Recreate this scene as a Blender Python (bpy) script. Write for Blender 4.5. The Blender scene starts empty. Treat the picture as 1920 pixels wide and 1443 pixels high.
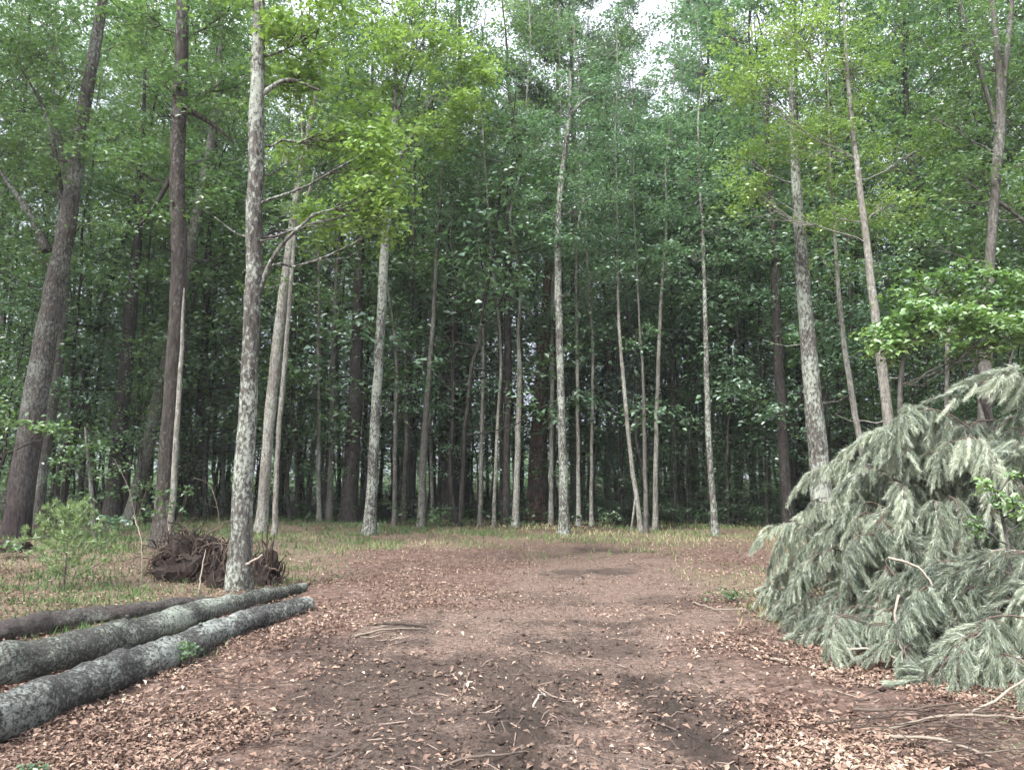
import bpy, math, random
import numpy as np
from mathutils import noise as mn, Vector
R = np.random.default_rng(7)
random.seed(7)
PI = math.pi
sc = bpy.context.scene
col = sc.collection

# ------------------------------------------------------------------ camera
FPX, CX, CY, PITCH, EYE = 1440.0, 960.0, 721.5, math.radians(6.9), 1.6
cp, sp = math.cos(PITCH), math.sin(PITCH)
cam = bpy.data.cameras.new('camera')
cam.sensor_width = 36.0; cam.lens = 36.0 * FPX / 1920.0
cam.clip_end = 2000; cam.clip_start = 0.05
co = bpy.data.objects.new('camera', cam); col.objects.link(co)
co.location = (0, 0, EYE); co.rotation_euler = (math.radians(90) + PITCH, 0, 0)
sc.camera = co

def at(u, v, Y):
    """world point seen at photo pixel (u, v) at distance Y in front of the camera"""
    xc = (u - CX) / FPX; yc = (CY - v) / FPX
    dy = cp - yc * sp; dz = sp + yc * cp
    return np.array([xc / dy * Y, Y, EYE + dz / dy * Y])
def groundY(v):
    yc = (CY - v) / FPX
    return -EYE / (sp + yc * cp) * (cp - yc * sp)
def mpp(Y): return Y / FPX

# ------------------------------------------------------------------ ground height
def fbm(x, y, s, seed=0.0, oct=3):
    o = np.zeros(np.broadcast(x, y).shape); a = 1.0; f = s
    rs = np.random.RandomState(int(seed * 10) + 3)
    for _ in range(oct):
        for k in range(5):
            th = rs.uniform(0, 2 * PI); ph = rs.uniform(0, 2 * PI); ff = f * rs.uniform(.6, 1.5)
            o = o + a * np.sin((x * math.cos(th) + y * math.sin(th)) * ff + ph) / 3.2
        a *= .55; f *= 2.1
    return o
def sstep(a, b, x):
    t = np.clip((x - a) / (b - a), 0, 1); return t * t * (3 - 2 * t)
def rut(x, y):
    c1 = .02 + .06 * (y - 5); c2 = 1.15 - .08 * (y - 5) + .02 * np.sin(y * 2)
    m1 = np.exp(-((x - c1) / .30) ** 4) * sstep(6.6, 5.9, y) * sstep(2.5, 3.5, y)
    m2 = np.exp(-((x - c2) / .23) ** 4) * sstep(7.0, 6.1, y) * sstep(2.5, 3.5, y)
    m3 = np.exp(-((x + 1.25 + .1 * (y - 6)) / .22) ** 4) * sstep(8.6, 7.6, y) * sstep(4, 5, y) * .35
    m4 = np.exp(-((x - 1.5) / .5) ** 4 - ((y - 13.6) / .7) ** 4) * .5
    m5 = np.exp(-((x - 1.9) / .5) ** 4 - ((y - 18.0) / .5) ** 4) * .6
    return np.maximum.reduce([m1, m2, m3, m4, m5])
def gz(x, y):
    x = np.asarray(x, float); y = np.asarray(y, float)
    near = sstep(60, 20, np.abs(y)) * sstep(40, 12, np.abs(x))
    z = .05 * fbm(x, y, .5, 1) * near
    z = z + .22 * sstep(-3.5, -8, x) * sstep(7, 14, y) * sstep(60, 30, y)
    return z
def damp(x, y):
    n = .5 * fbm(x, y, 2.4, 71) + .35 * fbm(x, y, 8, 72); m = 0
    for (cx_, cy_, a_, b_, k_) in [(-.75, 6.6, .9, 1.1, 1), (-1.2, 7.6, .8, .6, .9), (.6, 7.6, .9, .5, .7), (-1.0, 5.2, .6, .6, .9), (.1, 5.6, .6, 1.1, 1), (-.3, 4.8, .9, .6, .8), (1.25, 5.4, .45, 1.2, .9), (-1.0, 8.3, .6, .5, .8), (1.2, 8.6, 1.1, .4, .7), (1.5, 13.5, .9, .7, .9), (2.2, 17.5, 1, .5, .8), (.2, 10.5, .7, .5, .4), (1.9, 10.2, .8, .5, .5)]:
        m = np.maximum(m, k_ * sstep(1.35, .35, np.sqrt(((x - cx_) / a_) ** 2 + ((y - cy_) / b_) ** 2) + .9 * n))
    return m
def lugs(x, y): return .5 + .5 * np.sin((y + .25 * x + .06 * fbm(x, y, 3, 4)) * 2 * PI / .15)
def gz_fine(x, y):
    r = rut(x, y)
    lug = .5 + .5 * np.sin((y + .25 * x + .06 * fbm(x, y, 3, 4)) * 2 * PI / .15)
    z = gz(x, y) + .018 * fbm(x, y, 5, 2) + .009 * fbm(x, y, 17, 3)
    return z - r * .05 + r * lug * .07 + (.3 + r) * .014 * fbm(x, y, 9, 9) * (y < 20) + np.where(y < 12, .016, 0) * 1.5 * np.maximum(r, .5 * damp(x, y)) * np.maximum(fbm(x, y, 26, 10), -.3)

# ------------------------------------------------------------------ mesh builder
class MB:
    def __init__(s): s.v = []; s.f = []; s.n = 0; s.t = []; s.tot = []
    def add(s, V, F, tint):
        F = np.asarray(F, dtype=np.int64)
        s.v.append(np.asarray(V, float).reshape(-1, 3)); s.f.append((F + s.n).ravel())
        s.tot.append(np.full(len(F), F.shape[1])); s.n += len(s.v[-1])
        s.t.append(np.broadcast_to(np.asarray(tint, float), (len(F),)))
    def tube(s, P, r, k=7, tint=.5, rough=0.0, caps=True):
        P = np.asarray(P, float); n = len(P); r = np.broadcast_to(np.asarray(r, float), (n,))
        T = np.gradient(P, axis=0); T /= (np.linalg.norm(T, axis=1)[:, None] + 1e-9)
        up = np.array([0, 0, 1.0]) if abs(T[0][2]) < .8 else np.array([1.0, 0, 0])
        A = np.cross(T, up); A /= (np.linalg.norm(A, axis=1)[:, None] + 1e-9); B = np.cross(T, A)
        th = np.arange(k) * 2 * PI / k
        rr = r[:, None] * (1 + rough * R.uniform(-1, 1, (n, k)))
        V = P[:, None] + rr[..., None] * (np.cos(th)[None, :, None] * A[:, None] + np.sin(th)[None, :, None] * B[:, None])
        i = np.arange(n - 1)[:, None] * k; j = np.arange(k)[None]; j2 = (j + 1) % k
        F = np.stack([i + j, i + j2, i + k + j2, i + k + j], -1).reshape(-1, 4)
        s.add(V.reshape(-1, 3), F, tint)
        if caps:
            for ring, p, rev in ((V[0], P[0], 0), (V[-1], P[-1], 1)):
                W = np.vstack([ring, p]); jj = np.arange(k); F3 = np.stack([jj, (jj + 1) % k, np.full(k, k)], -1)
                s.add(W, F3[:, ::-1] if not rev else F3, tint)
    def leaves(s, C, N, size, tint, asp=.62, fold=.12, D=None):
        C = np.asarray(C, float); n = len(C)
        if n == 0: return
        N = N / (np.linalg.norm(N, axis=1)[:, None] + 1e-9)
        if D is None: D = R.normal(size=(n, 3))
        D = D - (D * N).sum(1)[:, None] * N; D /= (np.linalg.norm(D, axis=1)[:, None] + 1e-9)
        B = np.cross(N, D); sz = np.broadcast_to(np.asarray(size, float), (n,))[:, None]
        V = np.stack([C - D * sz * .5, C + B * sz * asp * .5 + N * sz * fold - D * sz * .05,
                      C + D * sz * .5, C - B * sz * asp * .5 + N * sz * fold - D * sz * .05], 1)
        s.add(V.reshape(-1, 3), np.arange(4 * n).reshape(n, 4), tint)
    def build(s, name, mat, parent=None, smooth=False, origin=None):
        V = np.vstack(s.v)
        if origin is not None: V = V - np.asarray(origin)
        me = bpy.data.meshes.new(name); tot = np.concatenate(s.tot); idx = np.concatenate(s.f)
        me.vertices.add(len(V)); me.vertices.foreach_set('co', V.ravel().astype(np.float32))
        me.loops.add(len(idx)); me.loops.foreach_set('vertex_index', idx.astype(np.int32))
        me.polygons.add(len(tot)); st = np.concatenate([[0], np.cumsum(tot)[:-1]])
        me.polygons.foreach_set('loop_start', st.astype(np.int32)); me.polygons.foreach_set('loop_total', tot.astype(np.int32))
        me.polygons.foreach_set('use_smooth', np.full(len(tot), smooth))
        a = me.attributes.new('tint', 'FLOAT', 'FACE'); a.data.foreach_set('value', np.concatenate(s.t).astype(np.float32))
        me.update(calc_edges=True)
        me.materials.append(mat)
        o = bpy.data.objects.new(name, me); col.objects.link(o)
        if parent is not None: o.parent = parent
        return o

def tag(o, label=None, cat=None, group=None, kind=None):
    if label: o['label'] = label
    if cat: o['category'] = cat
    if group: o['group'] = group
    if kind: o['kind'] = kind
    return o
def empty(name, loc, rz=0):
    o = bpy.data.objects.new(name, None); col.objects.link(o)
    o.location = loc; o.rotation_euler = (0, 0, rz); o.empty_display_size = .3
    return o
def copy_tree(o, parent=None):
    c = o.copy(); col.objects.link(c); c.parent = parent
    for ch in KIDS[o.name]:
        d = ch.copy(); col.objects.link(d); d.parent = c
    return c
KIDS = {}

# ------------------------------------------------------------------ materials
def mat(name):
    m = bpy.data.materials.new(name); m.use_nodes = True
    nt = m.node_tree; nt.nodes.clear()
    out = nt.nodes.new('ShaderNodeOutputMaterial')
    return m, nt, out
def N(nt, t, **k):
    n = nt.nodes.new(t)
    for a, b in k.items():
        if a in n.inputs: n.inputs[a].default_value = b
        else: setattr(n, a, b)
    return n
def ramp(nt, src, stops, interp='LINEAR'):
    r = nt.nodes.new('ShaderNodeValToRGB'); r.color_ramp.interpolation = interp
    e = r.color_ramp.elements
    while len(e) < len(stops): e.new(.5)
    for q, (p, c) in zip(e, stops): q.position = p; q.color = (*c, 1) if len(c) == 3 else c
    nt.links.new(src, r.inputs[0]); return r
def mixc(nt, fac, a, b, mode='MIX'):
    m = nt.nodes.new('ShaderNodeMix'); m.data_type = 'RGBA'; m.blend_type = mode
    for s_, i in ((fac, 0), (a, 6), (b, 7)):
        if isinstance(s_, (int, float)): m.inputs[i].default_value = s_
        elif isinstance(s_, tuple): m.inputs[i].default_value = (*s_, 1)
        else: nt.links.new(s_, m.inputs[i])
    return m.outputs[2]
def leaf_mat(name, c_lo, c_mid, c_hi, trans=.45, spec=.08, objvar=.5):
    m, nt, out = mat(name)
    at_ = N(nt, 'ShaderNodeAttribute', attribute_name='tint')
    oi = N(nt, 'ShaderNodeObjectInfo')
    mm = N(nt, 'ShaderNodeMath', operation='MULTIPLY_ADD'); nt.links.new(oi.outputs['Random'], mm.inputs[0])
    mm.inputs[1].default_value = objvar; nt.links.new(at_.outputs['Fac'], mm.inputs[2])
    sb = N(nt, 'ShaderNodeMath', operation='SUBTRACT'); nt.links.new(mm.outputs[0], sb.inputs[0]); sb.inputs[1].default_value = objvar / 2
    r = ramp(nt, sb.outputs[0], [(0, c_lo), (.5, c_mid), (1, c_hi)])
    d = N(nt, 'ShaderNodeBsdfDiffuse'); t = N(nt, 'ShaderNodeBsdfTranslucent')
    nt.links.new(r.outputs[0], d.inputs[0])
    tc = mixc(nt, 1.0, r.outputs[0], (1.18, 1.15, .7), 'MULTIPLY'); nt.links.new(tc, t.inputs[0])
    mx = N(nt, 'ShaderNodeMixShader'); mx.inputs[0].default_value = trans
    nt.links.new(d.outputs[0], mx.inputs[1]); nt.links.new(t.outputs[0], mx.inputs[2])
    g = N(nt, 'ShaderNodeBsdfGlossy'); g.inputs['Roughness'].default_value = .45
    m2 = N(nt, 'ShaderNodeMixShader'); m2.inputs[0].default_value = spec
    nt.links.new(mx.outputs[0], m2.inputs[1]); nt.links.new(g.outputs[0], m2.inputs[2])
    nt.links.new(m2.outputs[0], out.inputs[0]); return m
def bark_mat(name, dark, mid, lichen, lich_amt=.5, low=None, vscale=1.0):
    """furrowed bark with blotches of lichen; low = (colour, height) for the bare bark of the foot"""
    m, nt, out = mat(name)
    tc = N(nt, 'ShaderNodeTexCoord'); oi = N(nt, 'ShaderNodeObjectInfo')
    mp = N(nt, 'ShaderNodeMapping'); nt.links.new(tc.outputs['Object'], mp.inputs[0])
    off = N(nt, 'ShaderNodeMath', operation='MULTIPLY'); nt.links.new(oi.outputs['Random'], off.inputs[0]); off.inputs[1].default_value = 37
    cb = N(nt, 'ShaderNodeCombineXYZ'); [nt.links.new(off.outputs[0], cb.inputs[k]) for k in range(3)]
    nt.links.new(cb.outputs[0], mp.inputs['Location'])
    m2 = N(nt, 'ShaderNodeMapping'); m2.inputs['Scale'].default_value = (1, 1, .22); nt.links.new(mp.outputs[0], m2.inputs[0])
    n1 = N(nt, 'ShaderNodeTexNoise', Scale=22 * vscale, Detail=5, Roughness=.65); nt.links.new(m2.outputs[0], n1.inputs[0])
    base = ramp(nt, n1.outputs[0], [(.36, dark), (.6, mid)])
    n2 = N(nt, 'ShaderNodeTexNoise', Scale=19 * vscale, Detail=6, Roughness=.72); 
    m3 = N(nt, 'ShaderNodeMapping'); m3.inputs['Scale'].default_value = (1, 1, .6); nt.links.new(mp.outputs[0], m3.inputs[0]); nt.links.new(m3.outputs[0], n2.inputs[0])
    n3 = N(nt, 'ShaderNodeTexNoise', Scale=1.1, Detail=2); nt.links.new(mp.outputs[0], n3.inputs[0])
    ad = N(nt, 'ShaderNodeMath', operation='MULTIPLY_ADD'); nt.links.new(n3.outputs[0], ad.inputs[0]); ad.inputs[1].default_value = .5; nt.links.new(n2.outputs[0], ad.inputs[2])
    th = 1.0 - lich_amt * .38
    lm = ramp(nt, ad.outputs[0], [(th - .07, (0, 0, 0)), (th + .07, (1, 1, 1))])
    fac = lm.outputs[0]
    lcv = mixc(nt, n1.outputs[0], tuple(.35 * q for q in lichen), tuple(1.3 * q for q in lichen)); cc = mixc(nt, fac, base.outputs[0], lcv)
    if low:
        sx = N(nt, 'ShaderNodeSeparateXYZ'); nt.links.new(tc.outputs['Object'], sx.inputs[0])
        a2 = N(nt, 'ShaderNodeMath', operation='MULTIPLY_ADD'); nt.links.new(n3.outputs[0], a2.inputs[0]); a2.inputs[1].default_value = 2.0; nt.links.new(sx.outputs[2], a2.inputs[2])
        mr = N(nt, 'ShaderNodeMapRange'); nt.links.new(a2.outputs[0], mr.inputs[0])
        mr.inputs[1].default_value = low[1] - .6; mr.inputs[2].default_value = low[1] + 3.0; mr.inputs[3].default_value = 1; mr.inputs[4].default_value = 0
        lr = ramp(nt, n1.outputs[0], [(.36, tuple(.25 * c for c in low[0])), (.62, low[0])]); lo = lr.outputs[0]
        cc = mixc(nt, mr.outputs[0], cc, lo)
    b = N(nt, 'ShaderNodeBsdfPrincipled', Roughness=.9); b.inputs['Specular IOR Level'].default_value = .2
    nt.links.new(cc, b.inputs['Base Color'])
    bp = N(nt, 'ShaderNodeBump', Strength=.9, Distance=.02); nt.links.new(n1.outputs[0], bp.inputs['Height']); nt.links.new(bp.outputs[0], b.inputs['Normal'])
    nt.links.new(b.outputs[0], out.inputs[0]); return m
def tint_mat(name, stops, rough=.85, trans=0, bumps=0):
    m, nt, out = mat(name)
    a = N(nt, 'ShaderNodeAttribute', attribute_name='tint')
    r = ramp(nt, a.outputs['Fac'], stops)
    b = N(nt, 'ShaderNodeBsdfPrincipled', Roughness=rough); b.inputs['Specular IOR Level'].default_value = .25
    c = r.outputs[0]
    if bumps:
        tc = N(nt, 'ShaderNodeTexCoord'); n = N(nt, 'ShaderNodeTexNoise', Scale=bumps, Detail=4); nt.links.new(tc.outputs['Object'], n.inputs[0])
        c = mixc(nt, n.outputs[0], mixc(nt, 1.0, c, (.5, .48, .46), 'MULTIPLY'), c)
        bp = N(nt, 'ShaderNodeBump', Strength=.8, Distance=.01); nt.links.new(n.outputs[0], bp.inputs['Height']); nt.links.new(bp.outputs[0], b.inputs['Normal'])
    nt.links.new(c, b.inputs['Base Color'])
    nt.links.new(b.outputs[0], out.inputs[0]); return m

LEAF = {
 'bright': leaf_mat('leaf_bright', (.10, .185, .045), (.185, .31, .08), (.30, .44, .13), .5, .08, .25),
 'mid':    leaf_mat('leaf_mid', (.052, .112, .045), (.095, .185, .072), (.16, .275, .09), .5, .08, .5),
 'bg':     leaf_mat('leaf_background', (.065, .13, .06), (.115, .22, .088), (.20, .31, .10), .5, .1, .7),
 'blue':   leaf_mat('leaf_blue_green', (.065, .145, .085), (.12, .24, .135), (.19, .33, .17), .5, .12, .4),
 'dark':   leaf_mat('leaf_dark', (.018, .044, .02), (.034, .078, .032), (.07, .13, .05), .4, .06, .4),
 'pine':   leaf_mat('needle_pine', (.07, .13, .07), (.12, .20, .11), (.19, .28, .14), .4, .08, .3),
 'cut':    leaf_mat('needle_cut', (.055, .082, .05), (.25, .30, .215), (.75, .80, .69), .3, .12, .45),
 'seed': leaf_mat('needle_seedling', (.10, .16, .06), (.18, .27, .10), (.28, .38, .16), .4, .08, .1),
 'fresh':  leaf_mat('leaf_fresh', (.085, .18, .05), (.17, .31, .09), (.33, .48, .19), .45, .12, .2),
}
BARK = {
 'lichen': bark_mat('bark_lichen', (.03, .026, .024), (.11, .10, .088), (.36, .39, .33), .58),
 'lichen_foot': bark_mat('bark_lichen_foot', (.03, .025, .023), (.09, .08, .07), (.22, .235, .205), .46, ((.06, .046, .045), 2.4)),
 'dark':   bark_mat('bark_dark', (.014, .012, .011), (.05, .042, .038), (.12, .12, .105), .25),
 'brown':  bark_mat('bark_brown', (.018, .015, .013), (.062, .053, .046), (.17, .165, .15), .4),
 'pale':   bark_mat('bark_pale', (.09, .08, .068), (.23, .215, .185), (.38, .39, .34), .5),
 'grey':   bark_mat('bark_grey', (.045, .04, .036), (.125, .115, .10), (.22, .23, .20), .42),
 'thin':   bark_mat('bark_thin', (.018, .016, .014), (.062, .054, .047), (.15, .15, .13), .3),
 'red':    bark_mat('bark_red', (.07, .04, .034), (.19, .125, .105), (.24, .22, .2), .2),
}

# ------------------------------------------------------------------ ground sheet
def spaced(lo, hi, fine, f0, f1, g=1.12):
    a = list(np.arange(f0, f1 + 1e-6, fine)); s = fine; x = a[-1]
    while x < hi: s *= g; x += s; a.append(x)
    s = fine; x = a[0]; b = []
    while x > lo: s *= g; x -= s; b.append(x)
    return np.array(b[::-1] + a)
xs = spaced(-600, 600, .045, -4.0, 4.6, 1.06); ys = np.concatenate([spaced(-300, 3.6, .2, 3.0, 3.6, 1.25)[:-1], spaced(3.6, 900, .035, 3.6, 8.5, 1.02)])
ys = np.unique(ys)
GX, GY = np.meshgrid(xs, ys); GZ = gz_fine(GX, GY)
nx, ny = len(xs), len(ys)
# where bare trampled mud, leaf litter and grass lie
def mudmask(x, y):
    yy = [3, 4.46, 6, 7.6, 9.5, 11.6, 15, 19, 24]
    l = np.interp(y, yy, [-1.6, -1.25, -1.35, -1.5, -1.1, -.35, .3, .9, 1.5]); r = np.interp(y, yy, [.9, .95, 1.5, 2.0, 2.5, 3.0, 3.1, 2.6, 1.9])
    w = .35 + .03 * y; n = .35 * fbm(x, y, 1.6, 6)
    m = sstep(l - w, l + w, x + n) * sstep(r + w, r - w, x + n) * sstep(22, 12, y)
    return np.clip(m * (.95 + .45 * fbm(x, y, 2.2, 8)), 0, 1)
def grassmask(x, y):
    n = fbm(x, y, 1.3, 11)
    band = sstep(14.5, 21, y + 2.0 * n - .35 * np.abs(x - 3)) * sstep(34, 26, y)
    left = sstep(-2.6, -4.2, x + .5 * n) * sstep(6.5, 8.5, y) * sstep(26, 17, y) * (.55 + .45 * np.clip(n + .5, 0, 1))
    right = sstep(2.4, 3.2, x + .3 * n) * sstep(7.5, 9.0, y) * sstep(16, 11, y) * .7
    return np.clip(np.maximum.reduce([band * (.5 + .6 * np.clip(n + .3, 0, 1)), left, right]), 0, 1)
V = np.stack([GX, GY, GZ], -1).reshape(-1, 3)
i = (np.arange(ny - 1)[:, None] * nx + np.arange(nx - 1)[None])
F = np.stack([i, i + 1, i + nx + 1, i + nx], -1).reshape(-1, 4)
gm, nt, out = mat('ground')
am = N(nt, 'ShaderNodeAttribute', attribute_name='mud'); ag = N(nt, 'ShaderNodeAttribute', attribute_name='grass'); aw = N(nt, 'ShaderNodeAttribute', attribute_name='woods')
ar = N(nt, 'ShaderNodeAttribute', attribute_name='rut')
tc = N(nt, 'ShaderNodeTexCoord')
n1 = N(nt, 'ShaderNodeTexNoise', Scale=26, Detail=6, Roughness=.75); n2 = N(nt, 'ShaderNodeTexNoise', Scale=2.2, Detail=5, Roughness=.6)
vo = N(nt, 'ShaderNodeTexVoronoi', Scale=19, Randomness=1.0); vo2 = N(nt, 'ShaderNodeTexVoronoi', Scale=42, Randomness=1.0)
for q in (n1, n2, vo, vo2): nt.links.new(tc.outputs['Object'], q.inputs['Vector'])
sepv = N(nt, 'ShaderNodeSeparateColor'); nt.links.new(vo.outputs['Color'], sepv.inputs[0])
sepw = N(nt, 'ShaderNodeSeparateColor'); nt.links.new(vo2.outputs['Color'], sepw.inputs[0])
litter = ramp(nt, sepv.outputs[0], [(0, (.05, .03, .025)), (.4, (.14, .088, .07)), (.8, (.24, .16, .125)), (1, (.42, .32, .26))])
litter2 = mixc(nt, sepw.outputs[1], litter.outputs[0], (.16, .108, .083))
litter3 = mixc(nt, n1.outputs[0], mixc(nt, 1.0, litter2, (.55, .5, .5), 'MULTIPLY'), litter2)
mud = ramp(nt, n1.outputs[0], [(.32, (.045, .032, .025)), (.5, (.158, .115, .092)), (.68, (.31, .24, .195))])
mud2 = mixc(nt, n2.outputs[0], mud.outputs[0], mixc(nt, .5, mud.outputs[0], (.17, .108, .085)))
vn = N(nt, 'ShaderNodeTexNoise', Scale=90, Detail=3, Roughness=.7); nt.links.new(tc.outputs['Object'], vn.inputs['Vector'])
vr = ramp(nt, vn.outputs[0], [(.38, (.45, .42, .42)), (.5, (1, 1, 1)), (.66, (1.5, 1.45, 1.4))])
mud3 = mixc(nt, 1.0, mud2, vr.outputs[0], 'MULTIPLY')
grs = ramp(nt, n1.outputs[0], [(.3, (.07, .055, .038)), (.5, (.17, .13, .09)), (.7, (.27, .20, .145))])
mm = N(nt, 'ShaderNodeMath', operation='MULTIPLY_ADD'); nt.links.new(n1.outputs[0], mm.inputs[0]); mm.inputs[1].default_value = 1.1; nt.links.new(am.outputs['Fac'], mm.inputs[2])
mr = N(nt, 'ShaderNodeMapRange'); nt.links.new(mm.outputs[0], mr.inputs[0]); mr.inputs[1].default_value = .75; mr.inputs[2].default_value = 1.25
c = mixc(nt, mr.outputs[0], litter3, mud3)
c = mixc(nt, ag.outputs['Fac'], c, grs.outputs[0])
c = mixc(nt, ar.outputs['Fac'], c, mixc(nt, n1.outputs[0], (.012, .009, .007), (.075, .056, .046)))
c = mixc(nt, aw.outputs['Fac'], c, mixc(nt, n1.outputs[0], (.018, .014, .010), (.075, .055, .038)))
b = N(nt, 'ShaderNodeBsdfPrincipled', Roughness=.92); b.inputs['Specular IOR Level'].default_value = .2
nt.links.new(c, b.inputs['Base Color'])
ha = N(nt, 'ShaderNodeMath', operation='ADD'); nt.links.new(n1.outputs[0], ha.inputs[0]); nt.links.new(vo.outputs['Distance'], ha.inputs[1])
bp = N(nt, 'ShaderNodeBump', Strength=.9, Distance=.025); nt.links.new(ha.outputs[0], bp.inputs['Height']); nt.links.new(bp.outputs[0], b.inputs['Normal'])
nt.links.new(b.outputs[0], out.inputs[0])
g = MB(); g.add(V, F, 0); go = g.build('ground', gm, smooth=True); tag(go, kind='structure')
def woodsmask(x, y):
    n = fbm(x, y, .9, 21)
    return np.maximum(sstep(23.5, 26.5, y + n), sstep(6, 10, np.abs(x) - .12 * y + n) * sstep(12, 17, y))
for nm, fn in (('mud', mudmask), ('grass', grassmask), ('woods', woodsmask), ('rut', lambda x, y: np.maximum(rut(x, y) * (1.45 - .7 * lugs(x, y) + .4 * fbm(x, y, 6, 73)), np.clip(.95 * damp(x, y), 0, .72)))):  # rut: shade of the lug troughs put into the colour, along with damp soil
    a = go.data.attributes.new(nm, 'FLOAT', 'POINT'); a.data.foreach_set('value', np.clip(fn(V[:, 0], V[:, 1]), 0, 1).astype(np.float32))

# ------------------------------------------------------------------ litter, grass, twigs (uncountable)
def scatter(n, ymin, ymax, power=1.8, xpad=1.0):
    """points over the clearing, thinning with distance"""
    t = R.random(n); y = (ymin ** (1 - power) + t * (ymax ** (1 - power) - ymin ** (1 - power))) ** (1 / (1 - power))
    x = R.uniform(-1, 1, n) * (y * .69 + xpad); return x, y
x, y = scatter(260000, 3.6, 27, 1.35)
p = (1 - .9 * mudmask(x, y)) * (1 - .9 * rut(x, y)) * (1 - .7 * damp(x, y)) * (1 - .45 * grassmask(x, y)) * np.clip(.62 + .75 * fbm(x, y, 2.3, 31) + .3 * fbm(x, y, 9, 33), .04, 1)
k = R.random(len(x)) < p; x, y = x[k], y[k]; n = len(x)
L = MB(); nn = np.stack([R.normal(0, .42, n), R.normal(0, .42, n), np.ones(n)], 1)
L.leaves(np.stack([x, y, gz_fine(x, y) + .012 + R.random(n) * .022], 1), nn, R.uniform(.014, .04, n) * R.uniform(.7, 1.9, n), np.clip(R.beta(1.3, 1.9, n) + .22 * fbm(x, y, 3.5, 35), 0, 1), .5, .2)
x, y = scatter(3600, 3.7, 14, 1.4); k = R.random(len(x)) < (1 - .85 * mudmask(x, y)) * np.clip(.5 + .8 * fbm(x, y, 1.7, 36), .05, 1); x, y = x[k], y[k]; n = len(x)
L.leaves(np.stack([x, y, gz_fine(x, y) + .03], 1), np.stack([R.normal(0, .5, n), R.normal(0, .5, n), np.ones(n)], 1), R.uniform(.04, .075, n), np.clip(R.normal(.38, .2, n), 0, .8), .5, .2)
lit = L.build('leaf_litter', tint_mat('dry_leaf', [(0, (.11, .07, .055)), (.35, (.22, .145, .11)), (.75, (.33, .232, .172)), (1, (.52, .42, .33))]))
tag(lit, 'brown and tan dead leaves strewn over the dirt clearing', 'leaf litter', kind='stuff')
# soil clods churned up in the tyre marks
x, y = scatter(16000, 3.7, 12, 1.4); k = R.random(len(x)) < np.clip(.9 * rut(x, y) + .45 * damp(x, y) + .03, 0, 1); x, y = x[k], y[k]; n = len(x)
sz = R.uniform(.005, .022, n) * R.uniform(.6, 1.6, n); oc = np.array([[1, 0, 0], [0, 1, 0], [-1, 0, 0], [0, -1, 0], [0, 0, .8], [0, 0, -.8]]); of = np.array([[0, 1, 4], [1, 2, 4], [2, 3, 4], [3, 0, 4], [1, 0, 5], [2, 1, 5], [3, 2, 5], [0, 3, 5]])
Vc = (oc[None] * R.uniform(.6, 1.3, (n, 6, 3)) + R.normal(0, .18, (n, 6, 3))) * sz[:, None, None] + np.stack([x, y, gz_fine(x, y) + sz * .4], 1)[:, None]
CL = MB(); CL.add(Vc.reshape(-1, 3), (of[None] + 6 * np.arange(n)[:, None, None]).reshape(-1, 3), np.repeat(R.random(n), 8))
tag(CL.build('soil_clods', tint_mat('clod', [(0, (.03, .02, .016)), (.7, (.11, .075, .058)), (1, (.22, .16, .125))])), 'dark crumbly soil clods churned up in the tyre marks', 'soil', kind='stuff')
# grass blades
x, y = scatter(150000, 6, 29, 1.1)
p = grassmask(x, y) * (.12 + .9 * np.clip(fbm(x, y, 2.2, 41) + .15, 0, 1)); p = p * np.where(x < -2.5, 2.2, 1.15) * (1 + 1.2 * (y > 19)); k = R.random(len(x)) < p; x, y = x[k], y[k]; n = len(x)
h = R.uniform(.02, .10, n) * (1 + .4 * (y > 15)); G = MB(); w = .0035 + .0006 * y
ang = R.uniform(0, 2 * PI, n); dx, dy = np.cos(ang) * w, np.sin(ang) * w; lx, ly = R.normal(0, .35, n) * h, R.normal(0, .35, n) * h; z0 = gz(x, y)
Vv = np.stack([np.stack([x - dx, y - dy, z0], 1), np.stack([x + dx, y + dy, z0], 1), np.stack([x + lx, y + ly, z0 + h], 1)], 1)
G.add(Vv.reshape(-1, 3), np.arange(3 * n).reshape(n, 3), np.clip(.6 + .2 * fbm(x, y, .8, 51) + R.normal(0, .2, n) - .34 * (x < -2.5) - .1 * (y > 20) , 0, 1))
gr = G.build('grass', tint_mat('grass_blade', [(0, (.05, .11, .035)), (.4, (.11, .17, .06)), (.65, (.22, .22, .11)), (1, (.38, .31, .20))]))
tag(gr, 'thin tan and green grass growing along the edge of the woods', 'grass', kind='stuff')
# twig litter
x, y = scatter(3800, 3.7, 22, 1.5); n = len(x); T = MB()
for q in range(n):
    l = R.uniform(.03, .2) ; a = R.normal(0, .8) if x[q] < 2.4 else R.normal(.1, .4); d = np.array([math.cos(a), math.sin(a)]) * l
    m_ = np.array([x[q], y[q]]) + R.normal(0, .1, 2) * l; P = np.array([[x[q] - d[0] / 2, y[q] - d[1] / 2], m_, [x[q] + d[0] / 2, y[q] + d[1] / 2]])
    P = np.column_stack([P, gz_fine(P[:, 0], P[:, 1]) + .01 + R.random(3) * .015]); T.tube(P, R.uniform(.0018, .005), 3, R.random(), caps=False)
tw = T.build('twig_litter', tint_mat('twig', [(0, (.05, .035, .03)), (.7, (.12, .088, .072)), (1, (.30, .23, .18))]))
tag(tw, 'fine broken twigs scattered through the dead leaves', 'twigs', kind='stuff')
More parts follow.
